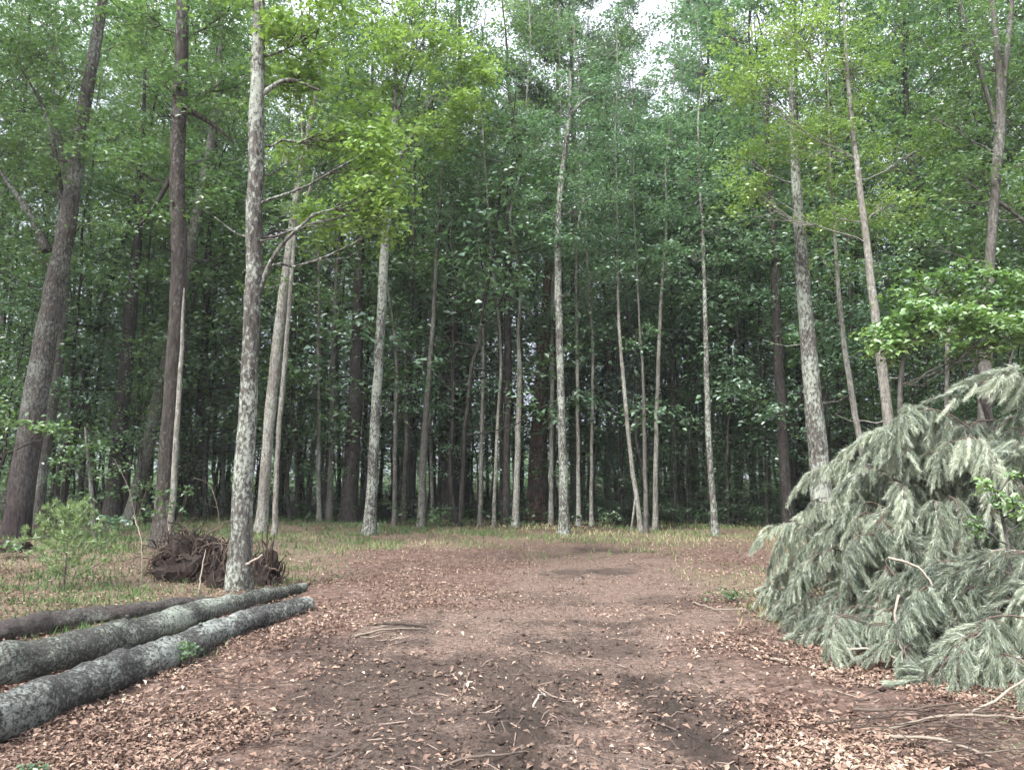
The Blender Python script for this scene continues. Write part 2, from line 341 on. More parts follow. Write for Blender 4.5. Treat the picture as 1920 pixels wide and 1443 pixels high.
# pale wood chips and crumbs of soil
x, y = scatter(9000, 3.7, 16, 1.6); n = len(x); K = MB()
K.leaves(np.stack([x, y, gz_fine(x, y) + .02], 1), np.stack([R.normal(0, .5, n), R.normal(0, .5, n), np.ones(n)], 1), R.uniform(.012, .035, n), R.random(n) ** 8, .5, .3)
tag(K.build('soil_crumbs', tint_mat('crumb', [(0, (.04, .028, .024)), (.6, (.13, .085, .07)), (.8, (.5, .42, .34)), (1, (.72, .66, .58))])), 'dark soil crumbs and pale wood chips on the trampled mud', 'soil', kind='stuff')
# shed needles round the brush pile
n = 26000; x = R.uniform(2.0, 7.5, n); y = R.uniform(4.2, 9.5, n)
edge = 2.55 + .35 * fbm(x, y, 1.4, 81) - .2 * (7 - y)
k = (R.random(n) < .9 * sstep(0, .9, x - edge - .15 * (y < 6))) ; x, y = x[k], y[k]; n = len(x); Q = MB()
Q.leaves(np.stack([x, y, gz_fine(x, y) + .015 + R.random(n) * .03], 1), np.stack([R.normal(0, .3, n), R.normal(0, .3, n), np.ones(n)], 1), R.uniform(.05, .11, n), np.clip(.5 + .35 * fbm(x, y, 2, 82) + R.normal(0, .2, n), 0, 1), .07, 0)
tag(Q.build('needle_litter', tint_mat('shed_needle', [(0, (.12, .08, .05)), (.4, (.22, .20, .12)), (.7, (.17, .22, .12)), (1, (.40, .46, .33))])), 'green and tan pine needles shed on the ground round the brush pile', 'pine needles', kind='stuff')
# forest floor plants
x = R.uniform(-34, 34, 5000); y = R.uniform(24.5, 60, 5000); n = len(x); U = MB()
keep = (np.abs(x) < y * .75); x, y = x[keep], y[keep]; n = len(x)
C = []; NN = []
for q in range(n):
    m_ = 9; rr = R.uniform(.1, .35); a = R.uniform(0, 2 * PI, m_)
    hz = R.uniform(.1, .5 + .012 * y[q])
    C.append(np.column_stack([x[q] + np.cos(a) * rr, y[q] + np.sin(a) * rr, gz(x[q], y[q]) + hz + R.normal(0, .06, m_)])); NN.append(np.column_stack([R.normal(0, .5, m_), R.normal(0, .5, m_), np.ones(m_)]))
C = np.vstack(C); U.leaves(C, np.vstack(NN), R.uniform(.08, .2, len(C)), R.random(len(C)))
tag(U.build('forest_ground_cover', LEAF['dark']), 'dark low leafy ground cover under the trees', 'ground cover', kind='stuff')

# ------------------------------------------------------------------ trees
def smooth_path(P, n):
    P = np.asarray(P, float); t = np.concatenate([[0], np.cumsum(np.linalg.norm(np.diff(P[:, :3], axis=0), axis=1))]); t /= t[-1]
    Q = np.vstack([2 * P[0] - P[1], P, 2 * P[-1] - P[-2]]); tt = np.linspace(0, 1, n); o = []
    for s in tt:
        k_ = min(max(np.searchsorted(t, s) - 1, 0), len(P) - 2); f = (s - t[k_]) / (t[k_ + 1] - t[k_])
        a, b_, c_, d_ = Q[k_], Q[k_ + 1], Q[k_ + 2], Q[k_ + 3]
        o.append(.5 * (2 * b_ + (c_ - a) * f + (2 * a - 5 * b_ + 4 * c_ - d_) * f * f + (3 * b_ - a - 3 * c_ + d_) * f ** 3))
    return np.array(o)
def limb(mb, a, b_, r0, r1, sag=.12, n=6, k=5, wob=.05):
    a = np.asarray(a, float); b_ = np.asarray(b_, float); L_ = np.linalg.norm(b_ - a); t = np.linspace(0, 1, n)[:, None]
    P = a + (b_ - a) * t; P[:, 2] += sag * L_ * np.sin(t[:, 0] * PI) * -1
    P[1:-1] += R.normal(0, wob * L_ / n * 2, (n - 2, 3)); mb.tube(P, np.linspace(r0, r1, n), k, caps=False); return P
def spray(mb, c, rad, n, size, tone=.5, tv=.2, droop=.35, flat=.16, jit=.55, asp=.62, out=None):
    a = R.uniform(0, 2 * PI, n); r = rad * np.sqrt(R.random(n)) * R.uniform(.6, 1.25, n)
    til = R.normal(0, .25, 2)
    C = np.column_stack([np.cos(a) * r, np.sin(a) * r, R.normal(0, flat * rad, n) - droop * r * r / rad]); C[:, 2] += C[:, 0] * til[0] + C[:, 1] * til[1]
    Nn = np.column_stack([R.normal(0, jit, n) + np.cos(a) * .3, R.normal(0, jit, n) + np.sin(a) * .3, np.ones(n)])
    mb.leaves(C + c, Nn, size * R.uniform(.65, 1.25, n), np.clip(tone + R.normal(0, tv, n), 0, 1), asp)

def u_narrow(p): return p[0][2] < 14
def hero(name, label, cat, pts, bark, Y=None, blobs=(), leaf='mid', lsize=.12, lps=48, srad=.5, extra=(), group=None, deadlimbs=0, lod=9, flare=1.5, depthlean=0.0, auto=None, ext=True):
    """pts: (u, v, width_px) from the foot up; blobs: (u, v, ru, rv, sprays[, dY[, tone]])"""
    if Y is None: Y = groundY(pts[0][1])
    pts = list(pts)
    if Y > 18 and ext:   # thin tops run on up into the canopy
        if auto is None: auto = 540 if u_narrow(pts) else 400
        (u1, v1, w1), (u0, v0, w0) = pts[-1], pts[-2]
        if v1 > 120:
            du = (u1 - u0) / (v1 - v0) * .6; pts[-1] = (u1, v1, max(w1, w0 * .8)); n_ = int((v1 - 60) / 110) + 1
            for k_ in range(1, n_ + 1): pts.append((u1 - du * 110 * k_ + R.normal(0, 6), v1 - 110 * k_, max(w0 * .8 * (1 - k_ / (n_ + .5)), 2)))
    P = []
    for q, (u, v, w) in enumerate(pts):
        p = at(u, v, Y + depthlean * q); P.append([*p, w * mpp(Y) / 2])
    gzb = float(gz(P[0][0], Y)); P[0][2] = gzb - .12
    S = smooth_path(P, max(14, int((P[-1][2] - P[0][2]) * 2.2))); S[:, :2] += R.normal(0, .006, (len(S), 2)); r = np.maximum(S[:, 3], .008)
    hgt = S[:, 2] - gzb; r = r * (1 + (flare - 1) * np.exp(-np.maximum(hgt, 0) / .28))
    base = np.array([P[0][0], Y, gzb]); root = empty(name, base); tag(root, label, cat, group)
    tm = MB(); tm.tube(S[:, :3], r, lod, rough=.05)
    cm = MB(); have = False
    for bl in blobs:
        u, v, ru, rv, ns = bl[:5]; dY = bl[5] if len(bl) > 5 else 0; tone = bl[6] if len(bl) > 6 else .5
        c0 = at(u, v, Y + dY); rx, rz = ru * mpp(Y + dY), rv * mpp(Y + dY); ry = min(rx * .8, 1.8)
        hd = np.hypot(S[:, 0] - c0[0], S[:, 1] - c0[1]); want = c0[2] - .55 * hd
        q = int(np.argmin(np.abs(S[:, 2] - want))); q = max(q, len(S) // 6)
        lp = limb(tm, S[q, :3], c0, min(max(r[q] * .22, .01), .028), .006, sag=.06, n=8, wob=.09)
        for _ in range(ns):
            d = R.normal(size=3); d /= np.linalg.norm(d); d *= R.random() ** .4
            cc = c0 + d * [rx, ry, rz]
            s0 = lp[R.integers(3, 8)]
            if R.random() < .7: limb(tm, s0, cc, .011, .004, n=4, k=3, wob=.12)
            spray(cm, cc, srad * R.uniform(.6, 1.2), int(lps * R.uniform(.6, 1.3)), lsize, tone + R.normal(0, .08)); have = True
    if auto:
        cc0 = S[:, 2] > at(0, auto, Y)[2]
        for q in np.nonzero(cc0)[0][::1]:
            for _ in range(2 if lsize > .1 else 3):
                e = S[q, :3] + R.normal(0, 1, 3) * [.75, .75, .4] - [0, .25, 0]; limb(tm, S[q, :3], e, min(r[q] * .3, .014), .004, n=5, k=3)
                spray(cm, e, srad * R.uniform(.7, 1.3), int(lps * R.uniform(.5, 1.1)), lsize, .5 + R.normal(0, .1)); have = True
    for _ in range(deadlimbs):
        q = R.integers(len(S) // 4, len(S) - 2); a = R.uniform(0, 2 * PI); l = R.uniform(.3, 1.2)
        limb(tm, S[q, :3], S[q, :3] + [math.cos(a) * l, math.sin(a) * l * .5, R.uniform(-.1, .5) * l], min(r[q] * .25, .02), .004, n=5, k=4)
    for e in extra:   # forks: list of (u, v, w[, dY])
        E = np.array([[*at(f[0], f[1], Y + (f[3] if len(f) > 3 else 0)), f[2] * mpp(Y) / 2] for f in e]); SE = smooth_path(E, 12); tm.tube(SE[:, :3], np.maximum(SE[:, 3], .006), 6, rough=.05)
    tm.build('trunk', BARK[bark], root, True, base)
    if have: cm.build('crown', LEAF[leaf], root, False, base)
    return root

hero('oak_tree', 'thick dark purple-brown tree leaning right at the far left, the stoutest trunk in the picture', 'tree',
     [(28, 1008, 46), (50, 860, 45), (77, 690, 42), (107, 520, 36), (133, 380, 31), (152, 240, 27), (175, 100, 21), (192, 0, 17), (205, -150, 12), (215, -330, 7)], 'lichen_foot', Y=18.5, flare=1.2,
     blobs=[(60, 90, 110, 110, 30), (270, 60, 70, 60, 12), (30, 330, 90, 90, 22), (240, 250, 60, 60, 9, 1), (100, 250, 80, 70, 12, -.6), (-60, 200, 90, 200, 14), (60, 470, 70, 50, 8), (200, -150, 220, 130, 20), (200, 395, 60, 50, 6)],
     leaf='mid', lps=56, extra=[[(88, 470, 20), (55, 400, 13), (20, 350, 9), (-20, 290, 6)], [(120, 420, 14), (105, 300, 10), (85, 210, 7), (40, 130, 4)], [(165, 190, 14), (185, 90, 9), (200, 0, 6)]])
hero('oak_tree', 'grey lichen-spotted trunk standing just right of the thick dark tree at the far left', 'tree',
     [(62, 990, 27), (82, 850, 24), (105, 700, 22), (120, 560, 20), (125, 420, 15), (118, 300, 11), (100, 180, 6)], 'grey', Y=23, blobs=[(90, 220, 90, 80, 12), (150, 330, 60, 50, 6)])
hero('oak_tree', 'dark brown tree left of the lichen tree, upturned roots piled at its foot', 'tree',
     [(303, 1032, 38), (312, 880, 31), (322, 740, 30), (332, 600, 30), (336, 470, 30), (332, 330, 28), (338, 180, 27), (342, 60, 25), (346, -60, 22), (350, -300, 14), (352, -480, 6)], 'brown', Y=15.5, deadlimbs=5,
     blobs=[(230, 300, 80, 50, 14), (420, 150, 80, 90, 20), (270, 20, 80, 50, 12), (430, 20, 80, 60, 16), (390, 350, 60, 50, 10, .5), (300, 150, 40, 60, 5, -.4), (350, -160, 240, 130, 22), (400, 290, 60, 50, 5, 1.2), (280, 390, 70, 50, 6)],
     extra=[[(345, 200, 14), (400, 235, 8), (430, 260, 4)], [(338, 300, 12), (300, 370, 8), (265, 420, 4)]])
hero('pole_tree', 'thin pale sapling stem hugging the right side of the dark brown tree', 'sapling',
     [(318, 1015, 11), (326, 900, 11), (334, 760, 9), (341, 640, 7), (345, 540, 3)], 'pale', Y=15.2)
hero('oak_tree', 'grey trunk leaning right behind the dark brown tree left of the lichen tree', 'tree',
     [(240, 990, 24), (272, 860, 23), (300, 730, 22), (330, 600, 21), (362, 440, 20), (388, 310, 17), (404, 210, 15), (412, 120, 10), (420, 0, 6)], 'grey', Y=24, blobs=[(430, 130, 90, 80, 12), (360, 220, 60, 50, 6)],
     extra=[[(404, 230, 10), (440, 180, 7), (460, 140, 4)]])
hero('oak_tree', 'pale lichen-crusted tree with roots around its foot, behind the ends of the logs', 'tree',
     [(450, 1098, 46), (452, 1000, 39), (460, 850, 35), (468, 700, 31), (474, 560, 31), (477, 420, 31), (480, 260, 30), (483, 140, 27), (486, 30, 24), (492, -150, 18), (500, -420, 10)], 'lichen', Y=11.2, deadlimbs=4, flare=1.25,
     blobs=[(650, 230, 90, 80, 26, .5, .5), (690, 360, 75, 60, 18, .3, .6), (610, 400, 60, 60, 11, .8, .45), (560, 150, 70, 70, 15, .5), (730, 420, 55, 40, 4, .5, .65), (600, 60, 110, 60, 20), (720, 250, 50, 60, 9), (500, -200, 300, 140, 22), (400, -40, 80, 60, 6), (560, 300, 40, 60, 4, .9)],
     leaf='bright', lsize=.115, lps=46, srad=.42, extra=[[(486, 180, 12), (540, 150, 8), (600, 170, 5)], [(480, 560, 12), (520, 470, 8), (590, 400, 5)]])
hero('beech_tree', 'pale grey trunk leaning right, thicker of the pair right of the lichen tree', 'tree',
     [(490, 968, 20), (500, 850, 20), (512, 720, 21), (526, 590, 19), (541, 480, 17), (552, 400, 15), (568, 300, 12), (588, 200, 9), (605, 90, 5)], 'pale', Y=21, blobs=[(600, 170, 90, 90, 14), (530, 80, 80, 70, 10), (640, 60, 80, 50, 8)],
     extra=[[(545, 450, 10), (580, 360, 7), (590, 320, 5)]])
hero('beech_tree', 'thin whitish stem, slimmer one of the pair right of the lichen tree', 'sapling',
     [(515, 992, 10), (519, 870, 9), (530, 720, 9), (540, 600, 8), (550, 470, 7), (556, 380, 5)], 'pale', Y=20, blobs=[(560, 370, 50, 50, 6)])
hero('oak_tree', 'straight dark trunk just left of the pale lichen pole in the left centre', 'tree',
     [(652, 985, 30), (662, 830, 27), (668, 680, 24), (672, 540, 20), (680, 380, 15), (690, 260, 10), (700, 120, 5)], 'dark', Y=26, blobs=[(700, 180, 110, 90, 12), (640, 300, 60, 60, 6)])
hero('maple_tree', 'pale lichen-spotted pole standing at the clearing edge in the left centre', 'tree',
     [(692, 998, 23), (699, 880, 20), (706, 740, 18), (714, 600, 18), (719, 500, 18), (727, 400, 15), (736, 300, 12), (740, 180, 9), (745, 60, 6)], 'lichen', Y=22, deadlimbs=3,
     blobs=[(790, 60, 120, 70, 34, -1, .7), (860, 140, 75, 90, 26, -.8, .75), (720, 130, 90, 70, 20, 0, .6), (820, 240, 90, 50, 15, -.5, .6), (690, 250, 60, 50, 6), (790, -80, 120, 60, 10)],
     leaf='bright', lsize=.14, lps=60, extra=[[(738, 320, 10), (775, 250, 8), (820, 170, 5)], [(736, 250, 8), (760, 160, 6), (800, 60, 4)]])
hero('pole_tree', 'thin tan pole left of the straight dark trunk in the left centre', 'sapling',
     [(617, 980, 13), (621, 850, 11), (623, 720, 10), (628, 580, 8), (636, 440, 6)], 'grey', Y=26, blobs=[(640, 430, 60, 50, 7)])
hero('oak_tree', 'brown-grey pole between the lichen pole and the wide furrowed trunk, left of centre', 'tree',
     [(790, 985, 15), (793, 870, 14), (800, 760, 11), (812, 600, 9), (820, 460, 7), (828, 350, 4)], 'grey', Y=25, blobs=[(830, 340, 70, 60, 9)])
hero('oak_tree', 'wide dark furrowed trunk blotched with lichen, left of the image centre', 'tree',
     [(843, 982, 36), (843, 850, 32), (846, 700, 30), (848, 560, 26), (850, 420, 20), (855, 300, 14), (860, 180, 7)], 'dark', Y=29, blobs=[(870, 300, 110, 90, 14), (820, 200, 70, 60, 7)])
hero('oak_tree', 'tall straight black-barked tree rising to a leafy top at the image centre', 'tree',
     [(948, 980, 13), (950, 850, 14), (952, 700, 15), (952, 560, 15), (954, 420, 14), (958, 320, 13), (966, 260, 8), (955, 180, 5)], 'thin', Y=26, blobs=[(930, 230, 90, 50, 9, 0, .7), (1000, 260, 60, 50, 7), (960, 330, 60, 50, 6)], deadlimbs=3,
     extra=[[(955, 320, 8), (985, 270, 6), (1000, 210, 3)]], leaf='bg')
hero('birch_tree', 'thin bright whitish stem right of the black-barked tree at the image centre', 'sapling',
     [(966, 980, 13), (969, 900, 12), (972, 800, 11), (974, 700, 10), (972, 620, 7), (976, 520, 5)], 'pale', Y=25.5, blobs=[(980, 500, 50, 50, 6)])
hero('maple_tree', 'slender dark stem just left of the black-barked tree at the centre', 'tree',
     [(942, 978, 9), (940, 800, 9), (938, 640, 9), (936, 500, 7), (925, 380, 5)], 'thin', Y=28, blobs=[(915, 370, 60, 50, 7)], leaf='bg')
hero('oak_tree', 'broad reddish-brown trunk standing back in the woods just right of the image centre', 'tree',
     [(1008, 975, 40), (1009, 880, 36), (1013, 760, 28), (1022, 620, 22), (1030, 480, 16), (1036, 360, 8)], 'red', Y=31, blobs=[(1020, 380, 90, 60, 9)], leaf='bg')
hero('pole_tree', 'thin straight grey pole between the reddish trunk and the white-mottled tree right of centre', 'sapling',
     [(1033, 975, 9), (1034, 850, 8), (1035, 700, 8), (1036, 560, 6), (1040, 450, 4)], 'pale', Y=27, blobs=[(1040, 440, 45, 45, 5)], leaf='bg')
hero('birch_tree', 'white-mottled tree forking high up, at the grassy edge right of centre', 'tree',
     [(1058, 1002, 20), (1056, 900, 17), (1053, 780, 15), (1050, 660, 14), (1047, 560, 14), (1046, 460, 13), (1050, 370, 12), (1058, 300, 11), (1066, 230, 10), (1070, 195, 9), (1068, 130, 5)], 'lichen', Y=22.5, ext=False, auto=430, deadlimbs=3,
     blobs=[(1000, 270, 70, 50, 12, 0, .5), (1130, 260, 80, 50, 14, 0, .5), (1110, 360, 70, 50, 12), (1000, 380, 60, 50, 10), (1050, 440, 60, 40, 8, -.4), (1120, 170, 50, 30, 4)], leaf='blue', extra=[[(1068, 215, 8), (1095, 190, 6), (1130, 172, 3)]])
hero('birch_tree', 'pale stem leaning left, leftmost of the three thin stems right of centre', 'sapling',
     [(1202, 1000, 9), (1195, 940, 9), (1182, 850, 8), (1175, 770, 8), (1166, 680, 7), (1160, 590, 6), (1158, 480, 4)], 'pale', Y=24, blobs=[(1160, 470, 60, 50, 7)], leaf='blue', extra=[[(1192, 930, 5), (1186, 975, 4), (1183, 996, 4)]])
hero('birch_tree', 'short thin tan stem, middle of the three thin stems right of centre', 'sapling',
     [(1212, 1003, 9), (1210, 900, 8), (1208, 800, 7), (1206, 700, 5), (1200, 620, 3)], 'grey', Y=23.5, blobs=[(1205, 620, 40, 40, 4)], leaf='blue')
hero('birch_tree', 'thin straight grey stem, rightmost of the three thin stems right of centre', 'sapling',
     [(1228, 997, 10), (1229, 880, 9), (1232, 750, 8), (1236, 640, 7), (1242, 520, 5), (1250, 420, 3)], 'pale', Y=24.5, blobs=[(1250, 400, 70, 60, 8)], leaf='blue')
hero('birch_tree', 'thin mottled birch standing alone before the dark evergreens, left of the brush pile', 'tree',
     [(1342, 1008, 13), (1334, 900, 11), (1328, 800, 11), (1325, 700, 10), (1322, 580, 8), (1318, 460, 6), (1312, 340, 4)], 'lichen', Y=22, deadlimbs=2, blobs=[(1300, 330, 100, 60, 11, 0, .55), (1340, 430, 80, 50, 7), (1260, 260, 70, 50, 7)], leaf='blue')
hero('oak_tree', 'thick grey-mottled trunk rising from behind the left side of the brush pile', 'tree',
     [(1545, 1010, 42), (1535, 860, 36), (1522, 720, 32), (1512, 600, 28), (1502, 480, 25), (1494, 360, 20), (1488, 240, 14), (1480, 100, 7)], 'lichen', Y=18, deadlimbs=5, blobs=[(1420, 140, 100, 80, 11, 0, .5), (1510, 60, 90, 60, 9), (1400, 300, 70, 50, 6), (1560, 220, 60, 60, 6)], leaf='bright', lsize=.1)
hero('oak_tree', 'dark trunk close left of the thick grey-mottled trunk behind the brush pile', 'tree',
     [(1480, 1000, 22), (1470, 850, 20), (1462, 700, 19), (1455, 560, 17), (1450, 440, 13), (1440, 320, 8)], 'dark', Y=24, blobs=[(1440, 300, 80, 70, 9)], leaf='bg', deadlimbs=4)
hero('oak_tree', 'dark straight trunk between the mottled trunk and the leaning pale pole behind the brush pile', 'tree',
     [(1592, 1000, 18), (1585, 850, 17), (1578, 700, 16), (1570, 560, 14), (1566, 430, 11), (1560, 300, 7)], 'dark', Y=26, blobs=[(1560, 280, 80, 70, 9)], leaf='bg', deadlimbs=3)
hero('pole_tree', 'thin pale pole leaning left, meeting the brush pile right of the mottled trunk', 'sapling',
     [(1645, 1000, 13), (1617, 850, 12), (1600, 760, 11), (1585, 660, 10), (1574, 560, 8), (1566, 450, 6), (1558, 340, 4)], 'pale', Y=19, blobs=[(1550, 330, 70, 60, 7)], leaf='bright', deadlimbs=4)
hero('birch_tree', 'slender whitish leaning birch towering above the middle of the brush pile', 'tree',
     [(1692, 1015, 22), (1672, 850, 20), (1660, 740, 19), (1643, 610, 17), (1630, 500, 15), (1618, 400, 13), (1606, 300, 11), (1596, 215, 9), (1588, 120, 7), (1580, 0, 4)], 'pale', Y=15.5, depthlean=.06,
     blobs=[(1470, 60, 130, 60, 30, 0, .6), (1390, 150, 70, 70, 20, 0, .6), (1600, 130, 110, 80, 24, .5, .5), (1540, 260, 90, 60, 18, .6, .6), (1650, 380, 110, 50, 20, .8, .65), (1450, 250, 80, 60, 18, .8, .5), (1720, 280, 80, 60, 16, .8, .45), (1400, 360, 70, 40, 12, 1, .6), (1560, 400, 70, 40, 10, 1, .5), (1500, -100, 200, 80, 14), (1350, 60, 40, 40, 4, 0, .6)],
     leaf='bright', lsize=.085, lps=60, srad=.45, deadlimbs=2)
hero('maple_tree', 'grey tree forking into two dark tops at the upper right', 'tree',
     [(1838, 1010, 26), (1845, 800, 24), (1850, 620, 22), (1855, 500, 19), (1862, 400, 17), (1869, 300, 19), (1876, 220, 19), (1872, 120, 13), (1862, 20, 10), (1850, -100, 6)], 'grey', Y=15.5, deadlimbs=4,
     blobs=[(1790, 80, 90, 80, 20), (1750, 220, 80, 70, 16), (1900, 150, 60, 90, 12), (1800, 330, 80, 50, 14), (1900, 370, 60, 60, 7, .5, .7), (1850, -120, 180, 90, 14), (1700, 60, 70, 60, 7), (1980, 250, 80, 120, 9), (1740, 450, 70, 40, 6)],
     extra=[[(1876, 215, 15), (1886, 120, 11), (1896, 20, 9), (1905, -80, 6)], [(1866, 230, 10), (1840, 140, 8), (1812, 50, 6), (1790, -30, 4)], [(1862, 375, 9), (1890, 390, 7), (1925, 420, 6)]], leaf='mid', lsize=.1)
hero('pole_tree', 'short thin pale stem standing above the top of the brush pile', 'sapling',
     [(1778, 1000, 10), (1777, 860, 9), (1776, 740, 8), (1776, 650, 7), (1784, 600, 5)], 'pale', Y=14, blobs=[(1790, 590, 30, 25, 2)], leaf='fresh')
hero('maple_sapling', 'bright green broad-leaved maple sapling spreading over the right side of the brush pile', 'sapling',
     [(1700, 1010, 12), (1690, 860, 11), (1688, 730, 9), (1700, 640, 7), (1730, 570, 5)], 'grey', Y=12.3, flare=1.2,
     blobs=[(1665, 640, 40, 48, 14, 0, .7), (1720, 590, 60, 38, 17, 0, .5), (1800, 600, 70, 30, 19, -.3, .65), (1880, 610, 60, 32, 17, -.5, .6), (1770, 530, 80, 40, 18, .4, .4), (1860, 540, 70, 38, 16, 0, .35), (1830, 650, 60, 22, 8, -.2, .5), (1690, 550, 40, 30, 4, .5, .4), (1950, 590, 50, 35, 6)],
     leaf='fresh', lsize=.12, lps=34, srad=.3)
hero('oak_tree', 'dark trunk standing back between the thick leaning tree and the brown tree on the left', 'tree',
     [(208, 985, 32), (222, 850, 30), (236, 700, 26), (248, 560, 22), (258, 450, 17), (266, 330, 10), (270, 230, 5)], 'dark', Y=24, blobs=[(270, 320, 80, 70, 10), (230, 440, 60, 40, 5), (300, 480, 50, 40, 4)], deadlimbs=3)
hero('oak_tree', 'dark thin tree leaning hard to the right behind the thick leaning tree on the left', 'tree',
     [(110, 985, 14), (140, 820, 13), (165, 690, 13), (195, 570, 12), (225, 470, 10), (255, 370, 7)], 'thin', Y=26, blobs=[(270, 360, 60, 50, 6)])
hero('twisted_snag', 'crooked dark bare limb rising behind the brush pile at the right edge', 'dead tree',
     [(1880, 1000, 22), (1872, 860, 18), (1855, 780, 14), (1838, 730, 11), (1828, 690, 8), (1832, 650, 5)], 'thin', Y=14.5, deadlimbs=7, extra=[[(1850, 770, 8), (1880, 720, 6), (1900, 660, 4)], [(1838, 735, 7), (1810, 700, 4), (1800, 660, 3)]])

for q, (u, w_) in enumerate([(575, 9), (598, 7), (640, 7), (740, 8), (765, 7), (812, 6), (872, 8), (900, 7), (925, 6), (1000, 8), (1085, 7), (1108, 6), (1140, 8), (1260, 7), (1290, 8), (1385, 8), (1415, 6), (1430, 8), (150, 9), (385, 9), (415, 7)]):
    YY = R.uniform(25.5, 33); l1 = R.normal(0, 14); l2 = l1 + R.normal(0, 14); v0 = 895 + 1.6 * FPX / YY
    hero('pole_tree', 'slim pale stem crowded among the darker trunks at the edge of the woods', 'sapling', [(u, v0, w_ * 1.2), (u + l1 * .5, v0 - 170, w_), (u + l1, v0 - 330, w_ * .9), (u + l2, v0 - 500, w_ * .7)], 'pale' if q % 3 else 'grey', Y=YY, leaf='mid' if q % 2 else 'blue', group='slim pale stems at the edge of the woods', auto=600)

# central white pine
def pine(name, label, u, v, Y, H, spread, lo, seedn):
    b0 = at(u, v, Y); z0 = float(gz(b0[0], Y)); base = np.array([b0[0], Y, z0]); root = empty(name, base); tag(root, label, 'pine')
    tm = MB(); cm = MB(); hh = np.linspace(0, H, 26); S = np.column_stack([np.cumsum(R.normal(0, .02, 26)), np.cumsum(R.normal(0, .02, 26)), hh]) + base
    tm.tube(S, np.linspace(.24, .02, 26), 9, rough=.05)
    for q in range(78):
        f = lo + (1 - lo) * (q / 78) ** .9; h = f * H; a = R.uniform(0, 2 * PI); l = spread * (1 - (f - lo) / (1 - lo)) ** .7 * R.uniform(.6, 1.1) + .5
        s0 = np.array([np.interp(h, hh, S[:, 0]), np.interp(h, hh, S[:, 1]), z0 + h]); e = s0 + [math.cos(a) * l, math.sin(a) * l, l * R.uniform(.12, .5)]
        P = limb(tm, s0, e, .035, .008, sag=.06, n=6, k=4)
        for w in range(int(12 + 7 * l)):
            c0 = P[R.integers(2, 6)] + R.normal(0, .22, 3); n = 34
            D = R.normal(size=(n, 3)); D[:, 2] = np.abs(D[:, 2]) * .6; D /= np.linalg.norm(D, axis=1)[:, None]
            cm.leaves(c0 + D * R.uniform(.05, .3, n)[:, None] * [1.5, 1.5, 1], R.normal(size=(n, 3)), .22, np.clip(.5 + R.normal(0, .2, n), 0, 1), .2, 0, D)
    tm.build('trunk', BARK['grey'], root, True, base); cm.build('crown', LEAF['pine'], root, False, base)
    return root
pine('white_pine', 'tall blue-green white pine against the open sky at the top centre', 1080, 985, 30, 27, 4.3, .44, 1)
pine('white_pine', 'blue-green pine top rising behind foliage right of the sky gap', 1360, 985, 34, 25, 3.6, .4, 2)

